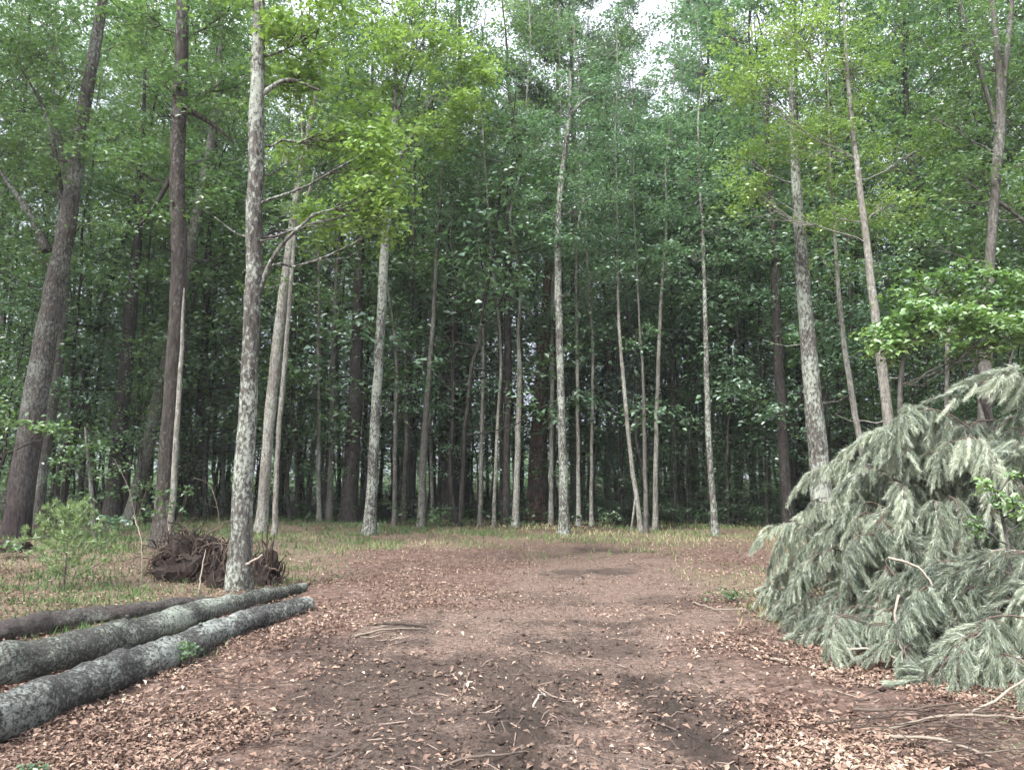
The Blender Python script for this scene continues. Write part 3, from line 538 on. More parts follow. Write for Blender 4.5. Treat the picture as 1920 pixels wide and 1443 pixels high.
# ---- repeated background trees from shared templates
def template(kind, H, leaf, bark, seed, lean=.3):
    root = empty({'oak': 'forest_tree', 'sap': 'understory_tree', 'hem': 'hemlock_tree'}[kind], (0, 0, -200)); tm = MB(); cm = MB()
    n = 22; hh = np.linspace(-.15, H, n); wx = R.normal(0, lean); wy = R.normal(0, lean); f = np.clip(hh / H, 0, 1)
    S = np.column_stack([wx * f ** 1.5 * 2 + np.cumsum(R.normal(0, .03, n)), wy * f ** 1.5 * 2 + np.cumsum(R.normal(0, .03, n)), hh])
    r0 = {'oak': R.uniform(.09, .16), 'sap': .035, 'hem': .07}[kind]; r = r0 * (1 - .85 * f ** 1.2); r[0] *= 1.4
    tm.tube(S, r, 7, rough=.05, caps=False)
    P_at = lambda h: np.array([np.interp(h, hh, S[:, 0]), np.interp(h, hh, S[:, 1]), h])
    if kind == 'oak':
        lo = R.uniform(.26, .42)
        for q in range(30):
            ff = lo + (1 - lo) * q / 30; s0 = P_at(ff * H); a = q * 2.4 + R.normal(0, .4); pr = math.sin(min(1, (ff - lo) / (1 - lo) * .85 + .18) * PI) ** .6
            l = H * .14 * pr * R.uniform(.5, 1.25) + .5; e = s0 + [math.cos(a) * l, math.sin(a) * l, l * R.uniform(.25, .9)]
            P = limb(tm, s0, e, np.interp(ff * H, hh, r) * .4, .012, sag=.05, n=6, k=4, wob=.12)
            if R.random() < .18: continue
            for w in range(3 + int(l * 1.1)):
                c0 = P[R.integers(3, 6)] + R.normal(0, .42, 3) * [1, 1, .5]
                if R.random() < .35: limb(tm, P[3], c0, .012, .005, n=3, k=3)
                spray(cm, c0, R.uniform(.35, .8), 58, .14, .5 + R.normal(0, .15), .16, flat=.2)
        for q in range(7):
            h = R.uniform(.12, lo) * H; a = R.uniform(0, 2 * PI); l = R.uniform(.4, 1.6); limb(tm, P_at(h), P_at(h) + [math.cos(a) * l, math.sin(a) * l, R.uniform(0, .6) * l], .02, .006, n=4, k=3)
    elif kind == 'sap':
        for q in range(16):
            ff = .2 + .8 * q / 16; s0 = P_at(ff * H); a = q * 2.4 + R.normal(0, .5); l = H * .26 * (1.1 - ff) * R.uniform(.7, 1.3) + .3
            P = limb(tm, s0, s0 + [math.cos(a) * l, math.sin(a) * l, l * R.uniform(.1, .4)], .012, .005, sag=.03, n=5, k=3)
            for w in range(4): spray(cm, P[R.integers(2, 5)] + R.normal(0, .2, 3) * [1, 1, .3], R.uniform(.3, .65), 36, .09, .5 + R.normal(0, .12), .16, flat=.14, jit=.45)
    else:
        for q in range(64):
            ff = .04 + .95 * q / 64; s0 = P_at(ff * H); a = q * 2.4 + R.normal(0, .5); l = H * .27 * (1.04 - ff) * R.uniform(.7, 1.2) + .25
            P = limb(tm, s0, s0 + [math.cos(a) * l, math.sin(a) * l, -l * R.uniform(0, .25)], .014, .004, sag=-.08, n=5, k=3)
            for w in range(3 + int(l * 2)): spray(cm, P[R.integers(1, 5)] + R.normal(0, .15, 3) * [1, 1, .3], R.uniform(.25, .5), 34, .085, .5 + R.normal(0, .1), .18, flat=.06, jit=.25, asp=.4)
    t = tm.build('trunk', BARK[bark], root, True); c = cm.build('crown', LEAF[leaf], root)
    KIDS[root.name] = [t, c]; return root
OAKS = [template('oak', 20, lf, bk, q) for q, (lf, bk) in enumerate([('bg', 'thin'), ('mid', 'thin'), ('bg', 'dark'), ('blue', 'thin'), ('bg', 'grey'), ('bg', 'brown'), ('blue', 'dark'), ('mid', 'grey')])]
SAPS = [template('sap', 5.5, lf, 'thin', q) for q, lf in enumerate(['mid', 'bg', 'mid', 'blue'])]
HEMS = [template('hem', 7.5, 'dark', 'dark', q) for q in range(3)]
used = set()
def put(T, x, y, s, sz, label, cat, group):
    if T.name in used: o = copy_tree(T)
    else: o = T; used.add(T.name)
    o.location = (x, y, float(gz(x, y)) - .02); o.rotation_euler = (R.normal(0, .02), R.normal(0, .02), R.uniform(0, 2 * PI)); o.scale = (s, s, sz)
    tag(o, label, cat, group); return o
pts_ = []
def free(x, y, d):
    for (a, b_) in pts_:
        if (a - x) ** 2 + (b_ - y) ** 2 < d * d: return False
    pts_.append((x, y)); return True
cnt = 0
while cnt < 124:
    y = 26.5 + 34 * R.random() ** 1.2; x = R.uniform(-1, 1) * (y * .69 + 4)
    if not free(x, y, 1.15): continue
    u = CX + x / y * FPX
    H = R.uniform(21, 28)
    if cnt > 104 and (800 < u < 1400 or y > 42): continue
    if u < 480 and y > 40 and R.random() < .35: cnt += 1; continue
    if 860 < u < 1400:   # the gap of open sky: shorter trees behind it
        vt = np.interp(u, [860, 930, 1130, 1330, 1400], [40, 210, 250, 200, 40]) + R.uniform(0, 90)
        H = min(H, at(u, vt, y)[2])
    T = OAKS[int(R.integers(len(OAKS)))]
    if u > 940 and R.random() < .6: T = OAKS[3 if R.random() < .5 else 6]
    if y < 42: lab, gp = 'slim leafy forest tree in the crowd just behind the clearing', 'forest trees just behind the clearing'
    else: lab, gp = 'small distant forest tree seen deep between the nearer trunks', 'forest trees deep in the woods'
    put(T, x, y, (.7 + .3 * H / 20) * R.uniform(.75, 1.15), H / 20, lab, 'tree', gp); cnt += 1
# side walls of the clearing, nearer trees at both edges of the frame
for k_ in range(16):
    y = R.uniform(14, 27); sd = -1 if R.random() < .5 else 1; x = sd * (y * .68 + R.uniform(.8, 6))
    put(OAKS[int(R.integers(len(OAKS)))], x, y, R.uniform(.7, 1), R.uniform(.8, 1.1), 'leafy tree standing at the outer edge of the clearing', 'tree', 'trees at the sides of the clearing')
cnt = 0
while cnt < 225:
    y = 23.5 + 26 * R.random() ** 1.7; x = R.uniform(-1, 1) * (y * .68 + 1)
    if not free(x, y, .8) or (y < 25.5 and abs(x) < 9): continue
    s = R.uniform(.8, 2.6); put(SAPS[int(R.integers(4))], x, y, s, s * 1.15, 'young understory tree with flat leafy sprays among the trunks', 'young tree', 'understory trees among the trunks'); cnt += 1
for (u, Y, s) in [(1090, 29, .9), (1135, 31, 1.1), (1160, 27.5, .7), (1255, 29, .9), (1285, 27, .95), (1320, 29, 1.1), (1372, 26.5, 1.0), (1410, 28, 1.2), (1440, 25, .8), (1190, 33, 1.2), (1500, 27, 1.0), (1720, 22, .8), (1850, 21, .9), (1610, 30, 1.1), (730, 34, .8), (905, 34, .8), (420, 32, .7), (-20, 26, .9), (140, 33, .8), (560, 36, .8)]:
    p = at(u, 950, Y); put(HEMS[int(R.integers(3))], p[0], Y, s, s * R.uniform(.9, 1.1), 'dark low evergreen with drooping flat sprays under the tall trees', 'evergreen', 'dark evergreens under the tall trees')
# far mass of woods
FM = MB(); nf = 1500
for q in range(nf):
    y = R.uniform(62, 92); x = R.uniform(-1, 1) * (y * .72 + 5); hz = R.uniform(.2, 4.5) if q % 2 else abs(R.normal(0, 1.6 if x < -8 else 2.6)) + .3
    spray(FM, np.array([x, y, hz]), R.uniform(.8, 1.8), 34, .42, .5 + R.normal(0, .12), .16)
tag(FM.build('far_woods', LEAF['bg']), 'dim green foliage of the far-off woods seen between the trunks', 'woods', kind='stuff')

# ------------------------------------------------------------------ logs
def solve(u, v, h):
    Y = groundY(v)
    for _ in range(8):
        p = at(u, v, Y); Y *= (EYE - float(gz(p[0], Y)) - h) / (EYE - p[2])
    p = at(u, v, Y); p[2] = float(gz(p[0], Y)) + h; return p
cutm, nt, out = mat('cut_wood')
tc = N(nt, 'ShaderNodeTexCoord'); w = N(nt, 'ShaderNodeTexNoise', Scale=14, Detail=3); nt.links.new(tc.outputs['Object'], w.inputs[0])
rr = ramp(nt, w.outputs[0], [(.35, (.26, .07, .03)), (.65, (.48, .20, .10))]); b = N(nt, 'ShaderNodeBsdfPrincipled', Roughness=.8); nt.links.new(rr.outputs[0], b.inputs['Base Color']); nt.links.new(b.outputs[0], out.inputs[0])
def logbark(name, amt, dark, mid, lic):
    m, nt, out = mat(name); tc = N(nt, 'ShaderNodeTexCoord')
    n1 = N(nt, 'ShaderNodeTexNoise', Scale=48, Detail=8, Roughness=.78); n2 = N(nt, 'ShaderNodeTexNoise', Scale=32, Detail=9, Roughness=.82); n3 = N(nt, 'ShaderNodeTexNoise', Scale=1.6, Detail=2)
    mp = N(nt, 'ShaderNodeMapping'); mp.inputs['Scale'].default_value = (.5, .5, 1.2); nt.links.new(tc.outputs['Object'], mp.inputs[0]); nt.links.new(mp.outputs[0], n1.inputs[0])
    for q in (n2, n3): nt.links.new(tc.outputs['Object'], q.inputs[0])
    base = ramp(nt, n1.outputs[0], [(.35, dark), (.65, mid)])
    ad = N(nt, 'ShaderNodeMath', operation='MULTIPLY_ADD'); nt.links.new(n3.outputs[0], ad.inputs[0]); ad.inputs[1].default_value = .5; nt.links.new(n2.outputs[0], ad.inputs[2])
    th = .91 - amt * .2; lm = ramp(nt, ad.outputs[0], [(th - .04, (0, 0, 0)), (th + .05, (1, 1, 1))])
    lc = mixc(nt, n1.outputs[0], tuple(.4 * q for q in lic), tuple(1.15 * q for q in lic))
    c = mixc(nt, lm.outputs[0], base.outputs[0], lc)
    b = N(nt, 'ShaderNodeBsdfPrincipled', Roughness=.85); nt.links.new(c, b.inputs['Base Color'])
    hh = N(nt, 'ShaderNodeMath', operation='ADD'); nt.links.new(n1.outputs[0], hh.inputs[0]); nt.links.new(lm.outputs[0], hh.inputs[1])
    bp = N(nt, 'ShaderNodeBump', Strength=1, Distance=.04); nt.links.new(hh.outputs[0], bp.inputs['Height']); nt.links.new(bp.outputs[0], b.inputs['Normal'])
    nt.links.new(b.outputs[0], out.inputs[0]); return m
LB = [logbark('log_bark_brown', .6, (.022, .017, .016), (.13, .10, .088), (.30, .31, .26)), logbark('log_bark_lichen', .9, (.022, .02, .018), (.105, .098, .085), (.46, .50, .41)), logbark('log_bark_mixed', .85, (.018, .016, .016), (.10, .09, .085), (.46, .49, .44))]
def log(label, P, rad, bmat, stubs=()):
    S = smooth_path([[*p, r_] for p, r_ in zip(P, rad)], 60); S[:, :3] += R.normal(0, .004, (60, 3)); S[:, 3] *= 1 + .05 * np.sin(np.arange(60) * .9 + R.uniform(0, 6)) * R.random(60)
    mb = MB(); S3 = smooth_path(S, 150); mb.tube(S3[:, :3], S3[:, 3], 30, rough=.03, caps=False)
    vv = mb.v[0].reshape(150, 30, 3); axs = S3[:, None, :3]; tt, th_ = np.meshgrid(np.arange(150), np.arange(30) * 2 * PI / 30, indexing='ij')
    bul = 1 + .10 * fbm(tt * .13 + np.cos(th_) * 1.2, np.sin(th_) * 1.2, 1.0, 91) + .07 * fbm(tt * .5 + np.cos(th_) * 2.5, np.sin(th_) * 2.5, 1.0, 92); mb.v[0] = (axs + (vv - axs) * bul[..., None]).reshape(-1, 3)
    for (f, a, l, rr_) in stubs:
        c_ = S[int(f * 59)]; mb.tube([c_[:3] + [0, 0, 0], c_[:3] + np.array([-.2 * l, -math.cos(a) * (c_[3] + l), math.sin(a) * (c_[3] + l)])], [rr_, rr_ * .6], 8, rough=.1)
    base = S[30, :3].copy(); root = empty('log', base); tag(root, label, 'log', 'felled logs lying side by side')
    mb.build('bark', bmat, root, True, base)
    for q, d in ((0, 1), (59, -1)):
        c_ = S[q]; n_ = S[q + d, :3] - c_[:3]; n_ /= np.linalg.norm(n_); e = MB(); e.tube([c_[:3] - n_ * .004, c_[:3] + n_ * .01], [c_[3] * .97, c_[3] * .97], 22, rough=.02); e.build('cut_end', cutm, root, False, base)
def gp(u, v, r_): # point on the ground whose tube of radius r_ shows its centre at u, v
    return solve(u, v, r_ * .88)
log('nearest of the three logs, dark wet bark with patches of pale lichen', [gp(-45, 1358, .16), gp(72, 1318, .155), gp(163, 1279, .15), gp(326, 1219, .135), gp(435, 1172, .12), gp(575, 1133, .10)], [.152, .148, .147, .14, .13, .105], LB[2], [(.3, 1.2, .03, .035), (.62, 1.0, .035, .03), (.8, .3, .02, .03)])
log('middle of the three logs, the one most crusted with pale green lichen', [gp(-150, 1280, .18), gp(0, 1250, .17), gp(72, 1234, .165), gp(181, 1208, .16), gp(290, 1176, .14), gp(398, 1140, .12), gp(572, 1099, .06)], [.175, .168, .165, .16, .145, .125, .062], LB[1], [(.35, 1.3, .05, .03), (.6, .8, .03, .035), (.75, 1.4, .03, .02)])
log('rearmost and thinnest of the three logs, brown bark', [gp(-120, 1205, .12), gp(0, 1184, .115), gp(130, 1160, .11), gp(230, 1148, .10), gp(326, 1134, .09), gp(400, 1124, .07)], [.12, .115, .105, .095, .085, .05], LB[0])

# ------------------------------------------------------------------ upturned roots
rootm = tint_mat('root_wood', [(0, (.018, .013, .011)), (.5, (.062, .043, .036)), (1, (.24, .18, .14))], bumps=30)
def rootwad(label, u, v, Y, rx, rz, n, tone=.4, lean=0):
    c0 = at(u, v, Y); z0 = float(gz(c0[0], Y)); base = np.array([c0[0], Y, z0]); root = empty('root_wad', base); tag(root, label, 'upturned roots')
    mb = MB(); m_ = 26; th, ph = np.meshgrid(np.linspace(0, 2 * PI, m_, endpoint=False), np.linspace(-.35, PI / 2, 12))
    d = np.stack([np.cos(th) * np.cos(ph), np.sin(th) * np.cos(ph), np.sin(ph)], -1)
    rr_ = 1 + .25 * fbm(d[..., 0] * 3, d[..., 1] * 3 + d[..., 2] * 2, 1.5, 61) + R.normal(0, .06, d.shape[:2])
    V_ = d * rr_[..., None] * [rx * .62, rx * .45, rz * .6]; V_ = V_.reshape(-1, 3) + base
    i_ = np.arange(11)[:, None] * m_; j_ = np.arange(m_)[None]; F_ = np.stack([i_ + j_, i_ + (j_ + 1) % m_, i_ + m_ + (j_ + 1) % m_, i_ + m_ + j_], -1).reshape(-1, 4)
    mb.add(V_, F_, .12 + R.random(len(F_)) * .25); mb.build('soil_clod', rootm, root, False, base)
    rb = MB()
    for q in range(n):
        a = R.uniform(0, 2 * PI); e_ = R.uniform(-.1, 1.4); d = np.array([math.cos(a) * math.cos(e_), math.sin(a) * math.cos(e_), math.sin(e_)])
        p = base + d * [rx * .4, rx * .3, rz * .4]; P = [p.copy()]; s = R.uniform(.5, 1.15)
        for w_ in range(6):
            d = d + R.normal(0, .62, 3); d[2] -= .16; d /= np.linalg.norm(d); p = p + d * [rx * .16 * s, rx * .12 * s, rz * .16 * s]; p[2] = max(p[2], z0 + .01); P.append(p.copy())
        rb.tube(P, np.linspace(R.uniform(.006, .03), .003, 7), 5, np.clip(tone + R.normal(0, .25), 0, 1), .1)
    rb.build('roots', rootm, root, False, base)
rootwad('dark tangle of upturned roots heaped between the brown tree and the lichen tree', 355, 1060, 12.4, .95, 1.0, 300, .4)
rootwad('small reddish root tangle standing against the right side of the lichen tree', 496, 1040, 12.0, .4, .75, 110, .55)
rootwad('knot of dark roots tight against the left side of the lichen tree', 412, 1070, 11.7, .35, .75, 100, .45)
rootwad('low heap of brown roots below the thick leaning tree at the far left', 20, 1040, 15, .6, .3, 40, .4)

# bare branches poking from the roots
stickm = tint_mat('stick_wood', [(0, (.05, .038, .03)), (.4, (.17, .13, .105)), (.8, (.36, .30, .24)), (1, (.58, .52, .44))], bumps=40)
def stick(label, P, r0, r1, tone, name='stick', cat='stick', group=None, forks=()):
    P = np.asarray(P, float); S = smooth_path(P, 14); S[1:-1] += R.normal(0, .004, (12, 3)); base = S[0].copy(); mb = MB(); mb.tube(S - base, np.linspace(r0, r1, 14), 7, tone, .1)
    for (f, dv, l) in forks:
        s0 = S[int(f * 13)] - base; mb.tube([s0, s0 + np.array(dv) * l * .5 + R.normal(0, .01, 3), s0 + np.array(dv) * l], [r1 * 1.1, r1 * .8, r1 * .4], 5, tone, .1)
    o = mb.build(name, stickm, None, True); o.location = base; tag(o, label, cat, group); return o
stick('bare forked sapling rising from the leaves left of the brown tree', [at(262, 1060, 12.8), at(262, 1010, 12.8), at(250, 950, 12.8), at(235, 900, 12.8), at(215, 862, 12.8)], .009, .004, .6, 'bare_sapling', 'sapling', forks=[(.45, (.2, 0, .9), .75), (.45, (-.15, 0, -1), .45)])
stick('thin pale twig arching down in front of the dark root tangle', [at(264, 1105, 11.6), at(266, 1040, 11.7), at(262, 1000, 11.8), at(250, 965, 12)], .006, .004, .9)
stick('pale bare shoot leaning out above the knot of roots', [at(420, 1060, 12), at(412, 985, 12.1), at(404, 935, 12.1), at(390, 905, 12.2), at(360, 895, 12.2)], .008, .003, .45, forks=[(.7, (.3, 0, .8), .3), (.6, (-.8, 0, .3), .3)])
stick('short pale root stub sticking up left of the lichen tree', [at(372, 1110, 11.0), at(378, 1070, 11.1), at(386, 1030, 11.2)], .012, .006, .85)
stick('light broken stick leaning against the foot of the lichen tree on the right', [at(462, 1058, 10.9), at(480, 1048, 10.8), at(492, 1040, 10.8)], .02, .014, .85)

# ------------------------------------------------------------------ sticks lying on the ground
def gpt(u, v, h=.0):
    p = solve(u, v, .01); p[2] = float(gz_fine(p[0], p[1])) + .012 + h; return p
def gstick(label, uv, r, tone, group=None, forks=()):
    stick(label, [gpt(*q) if len(q) < 3 else gpt(q[0], q[1], q[2]) for q in uv], r, r * .55, tone, group=group, forks=forks)
gstick('pale bent stick with a white broken end lying by the deep rut', [(1000, 1330), (1012, 1316, .03), (1022, 1302, .02), (1010, 1295, .03)], .008, .95)
gstick('dark stick lying level at the left end of the bare mud', [(690, 1168), (745, 1175), (800, 1172)], .016, .1)
gstick('pale curved stick just below the dark level stick', [(665, 1195), (725, 1186, .02), (790, 1176)], .012, .7)
gstick('thin brown stick lying in the leaves at the bottom left centre', [(480, 1402), (520, 1385, .02), (560, 1372)], .011, .2)
gstick('short pale stick lying in the red dirt at the bottom right centre', [(1440, 1412), (1462, 1424, .02), (1484, 1438)], .013, .85)
gstick('thin straight dark stick lying on the mud left of the track rut', [(755, 1252), (800, 1262, .01), (835, 1266)], .01, .15)
gstick('slender stick slanting beside the left rut', [(862, 1312), (872, 1290, .02), (880, 1268)], .008, .5)
gstick('long thin dark twig in the leaves below the logs', [(240, 1380), (330, 1352, .02), (395, 1358)], .01, .15)
gstick('long curved twig at the bottom centre of the mud', [(820, 1438), (900, 1425, .015), (1010, 1400)], .009, .4)
gstick('pale stick lying where the brush pile meets the red dirt', [(1445, 1232), (1470, 1240, .02), (1500, 1238)], .014, .7)
gstick('mossy branch tip reaching out from the left foot of the brush pile', [(1300, 1132), (1340, 1145, .02), (1400, 1150, .05)], .013, .7)
# heap of thin bare branches at the lower right
hp = [((1660, 1362), (1780, 1368), (1925, 1362), .012, .7, 'thick pale straight branch lying level along the top of the stick heap'),
      ((1600, 1330), (1700, 1345), (1800, 1338), .012, .3, 'brown bent branch lying at the upper edge of the stick heap'),
      ((1660, 1390), (1760, 1415), (1860, 1440), .011, .75, 'whitish branch slanting down to the right across the stick heap')]
for a_, b_, c_, r_, t_, lb in hp: gstick(lb, [(*a_, .02), (*b_, .08), (*c_, .05)], r_, t_)
for q in range(30):
    u = R.uniform(1660, 1960); v = R.uniform(1345, 1470); l = R.uniform(40, 140); a = R.normal(.12, .32); hgt_ = R.uniform(0, .12)
    gstick('thin bare branch tangled in the heap of sticks at the lower right', [(u - l * math.cos(a), v - l * math.sin(a) * .5, hgt_), (u, v + R.normal(0, 6), hgt_ + .03), (u + l * math.cos(a), v + l * math.sin(a) * .5, max(0, hgt_ + R.normal(0, .05)))], R.uniform(.002, .006), R.random() * .5, 'bare branches in the stick heap', forks=[(.6, (.5, R.normal(0, .5), .25), .25)] if R.random() < .6 else ())

# ------------------------------------------------------------------ brush pile of cut pine boughs
def moundh(x, y):
    a = 2.6 * np.exp(-(((x - 5.5) / 1.55) ** 2 + ((y - 8.7) / 1.7) ** 2) ** 1.7)
    e_ = 2.5 * np.exp(-(((x - 4.75) / .85) ** 2 + ((y - 8.5) / 1.2) ** 2) ** 1.8)
    b_ = 1.85 * np.exp(-(((x - 4.1) / 1.0) ** 2 + ((y - 8.7) / 1.3) ** 2) ** 1.9)
    c_ = .9 * np.exp(-(((x - 4.9) / 1.9) ** 2 + ((y - 6.9) / .9) ** 2) ** 1.3)
    d_ = 2.0 * np.exp(-(((x - 7.2) / 1.9) ** 2 + ((y - 9.0) / 1.8) ** 2) ** 1.2)
    return np.maximum.reduce([a, b_, c_, d_, e_])
def bough(L_, nshoot, seed, dens=1.0):
    root = empty('pine_bough', (0, 0, -100)); bm_ = MB(); nm = MB(); t = np.linspace(0, 1, 12)
    S = np.column_stack([t * L_ * .86, R.normal(0, .02, 12).cumsum(), R.uniform(.05, .3) * L_ * np.sin(t * PI * .9) - R.uniform(.15, .5) * L_ * t ** 2.2]); bm_.tube(S, np.linspace(.013, .003, 12), 5, R.uniform(.1, .6))
    for q in range(nshoot):
        f = R.uniform(.12, 1); s0 = np.array([np.interp(f, t, S[:, k_]) for k_ in range(3)]); sd = 1 if q % 2 else -1
        l = R.uniform(.28, .62) * (1.15 - .45 * f); st_ = R.normal(.5, .2); d = np.array([R.uniform(.4, 1.0), sd * R.uniform(.1, 1.0) * (1.1 - f * .5), R.uniform(-.1, .45)]); d /= np.linalg.norm(d)
        P = [s0]; p = s0.copy()
        for w_ in range(5): d = d + np.array([0, 0, -.42]); d /= np.linalg.norm(d); p = p + d * l / 5; P.append(p.copy())
        P = np.array(P); bm_.tube(P, np.linspace(.004, .0015, 6), 3, .45, caps=False)
        n = int(195 * dens * l / .35); k_ = R.uniform(.15, 1, n) * 5; i0 = np.minimum(k_.astype(int), 4); fr = (k_ - i0)[:, None]
        C = P[i0] * (1 - fr) + P[i0 + 1] * fr; ax = P[i0 + 1] - P[i0]; ax /= np.linalg.norm(ax, axis=1)[:, None]
        D = ax + R.normal(0, .3, (n, 3)) + [0, 0, -.35]; D /= np.linalg.norm(D, axis=1)[:, None]; ln = R.uniform(.07, .125, n)
        nm.leaves(C + D * ln[:, None] * .5, R.normal(size=(n, 3)), ln, np.clip(st_ + .25 * (k_ / 5 - .5) + R.normal(0, .16, n), 0, 1), .042, 0, D)
    w = bm_.build('branch', stickm, root, True); nd = nm.build('needles', LEAF['cut'], root); KIDS[root.name] = [w, nd]; return root
BO = [bough(R.uniform(1.1, 1.7), int(R.integers(38, 52)), q) for q in range(7)]
bcount = 0
def put_bough(x, y, z, az, tilt, roll, s, label=None):
    global bcount
    T = BO[bcount % 7]; bcount += 1
    o = T if T.name not in used else copy_tree(T); used.add(T.name)
    o.location = (x, y, z); o.rotation_euler = (roll, tilt, az); o.scale = (s, s, s)
    tag(o, label or 'grey-green cut pine bough with drooping needles heaped in the brush pile', 'pine bough', 'cut pine boughs in the brush pile')
tries = 0; n_b = 0
while n_b < 292:
    tries += 1; x = 2.95 + 4.9 * ((tries * .7548777) % 1); y = 5.9 + 4.7 * ((tries * .5698403) % 1); h = float(moundh(x, y))
    if h < .12 or x > .68 * y + .9 or y > 10: continue
    if y > 9.6 and R.random() < .5: continue
    e_ = .12; g_ = np.array([(moundh(x + e_, y) - moundh(x - e_, y)), (moundh(x, y + e_) - moundh(x, y - e_))]) / (2 * e_)
    az = math.atan2(-g_[1], -g_[0]) + R.normal(0, .55); slope = math.atan(np.linalg.norm(g_))
    f = R.uniform(.7, .92) if R.random() < .6 else R.uniform(.2, .65)
    if f < .7: y = min(y, 8.6); h = float(moundh(x, y))
    s = R.uniform(.46, .88) * (.72 if x < 3.7 else 1)
    put_bough(x - math.cos(az) * .45 * s, y - math.sin(az) * .45 * s, max(.06, h * f + float(gz(x, y))), az, min(slope * .5, .6) + R.normal(-.05, .18), R.normal(0, .4), s); n_b += 1
for (u, v, Y, az, s, lb) in [(1730, 830, 8.6, 2.9, .7, 'pale pine bough topping the left peak of the brush pile'), (1850, 830, 8.2, 3.3, 1.0, 'big drooping pine bough draped over the rounded right peak of the brush pile'),
                             (1640, 880, 8.8, 3.0, .7, 'pine bough sticking out at the left shoulder of the brush pile'), (1530, 1000, 8.9, 3.0, .5, 'pine bough tip at the far left end of the brush pile'),
                             (1800, 1190, 6.6, -1.2, .8, 'low pine bough spread at the front foot of the brush pile')]:
    p = at(u, v, Y); put_bough(p[0], p[1], p[2], az, -.1, 0, s, lb)
# bare curved branches in the pile and its leafy green shoot
for lb, pl in [('pale arching bare branch curving over the hollow in the brush pile', [(1665, 1045, 6.9), (1715, 1060, 6.8), (1745, 1090, 6.7), (1762, 1140, 6.6)]),
               ('pale bare stem hanging down into the dark hollow of the brush pile', [(1686, 1115, 6.5), (1678, 1150, 6.45), (1684, 1200, 6.4), (1695, 1225, 6.3)]),
               ('bare branch jutting right from the brush pile at the edge of the photo', [(1860, 1033, 7.0), (1890, 1030, 6.9), (1935, 1036, 6.9)]),
               ('long bare branch reaching up to the right edge below the brush pile', [(1750, 1370, 5.3), (1830, 1330, 5.4), (1900, 1290, 5.4), (1960, 1240, 5.4)]),
               ('curved bare twig lying on the foot of the brush pile', [(1560, 1225, 6.6), (1620, 1215, 6.6), (1690, 1235, 6.4), (1740, 1240, 6.3)])]:
    stick(lb, [at(*q) for q in pl], .012, .006, .85)
hero('leafy_shoot', 'yellow-green broadleaf shoot poking out of the right side of the brush pile', 'sapling',
     [(1905, 1150, 8), (1895, 1080, 7), (1885, 1000, 6), (1868, 920, 4)], 'grey', Y=6.75, blobs=[(1850, 905, 16, 22, 7, -.1, .7), (1875, 935, 16, 16, 4, -.1, .3), (1905, 950, 18, 26, 8, -.1, .6), (1840, 985, 20, 25, 5, -.1, .15), (1900, 885, 14, 8, 3), (1930, 960, 20, 30, 5)], leaf='fresh', lsize=.055, lps=12, srad=.09, flare=1)

# ------------------------------------------------------------------ small plants
def seedling_pine(label, u, v, H, sp_):
    Y = groundY(v); p = at(u, v, Y); z0 = float(gz(p[0], Y)); base = np.array([p[0], Y, z0]); root = empty('pine_seedling', base); tag(root, label, 'pine seedling'); tm = MB(); cm = MB()
    S = np.array([[0, 0, -.03], [.01, 0, H * .5], [0, .01, H]]) + base; tm.tube(S, [.014, .009, .004], 6)
    for q in range(30):
        f = .15 + .85 * q / 30; a = q * 2.4; l = sp_ * (1.15 - f) + .08; s0 = base + [0, 0, H * f]; P = limb(tm, s0, s0 + [math.cos(a) * l, math.sin(a) * l, l * .55], .005, .003, n=5, k=3)
        for w_ in range(5):
            c0 = P[min(4, 1 + w_)]; n = 26; D = R.normal(size=(n, 3)) + [math.cos(a) * .8, math.sin(a) * .8, .8]; D /= np.linalg.norm(D, axis=1)[:, None]
            cm.leaves(c0 + D * .04, R.normal(size=(n, 3)), .12, np.clip(.6 + R.normal(0, .2, n), 0, 1), .09, 0, D)
    tm.build('trunk', BARK['grey'], root, True, base); cm.build('crown', LEAF['seed'], root, False, base)
seedling_pine('feathery light-green pine seedling in the grass behind the logs at the left', 118, 1118, 1.12, .6)
def plant(label, u, v, Y, H, n, leaf, ls, sp_, nl=8):
    p = at(u, v, Y); z0 = float(gz(p[0], Y)); base = np.array([p[0], Y, z0]); root = empty('leafy_plant', base); tag(root, label, 'plant'); tm = MB(); cm = MB()
    for q in range(n):
        a = R.uniform(0, 2 * PI); e = base + [math.cos(a) * sp_ * R.random(), math.sin(a) * sp_ * R.random() * .7, H * R.uniform(.5, 1)]; P = limb(tm, base + R.normal(0, .02, 3) * [1, 1, 0] - [0, 0, .02], e, .005, .002, n=4, k=3)
        spray(cm, e, sp_ * .35, nl, ls, .5, .2)
    tm.build('stem', stickm, root, True, base); cm.build('leaves', LEAF[leaf], root, False, base)
plant('low leafy bush with pale leaves by the foot of the brown tree', 300, 1000, 14.6, 1.25, 16, 'mid', .11, .6, 9)
plant('low green plant at the left edge in front of the thick leaning tree', 15, 1030, 13.5, .3, 9, 'mid', .09, .3)
plant('grassy green tuft growing over the nearest log', 350, 1232, groundY(1236), .2, 14, 'mid', .05, .14, 7)
plant('small leafy plant at the woods edge left of centre', 815, 975, 25, .5, 9, 'mid', .14, .5)
plant('small grey-green weed clump at the woods edge right of the white-mottled tree', 1142, 992, 24, .6, 9, 'pine', .09, .35)
plant('low fern-like plant at the woods edge left of the brown tree', 210, 990, 19, .5, 12, 'blue', .14, .6)
plant('small leafy weed at the bottom left corner', 60, 1425, groundY(1428), .1, 7, 'mid', .05, .14)
plant('green sprouting plant at the left foot of the brush pile', 1365, 1128, groundY(1136), .18, 16, 'mid', .06, .35)
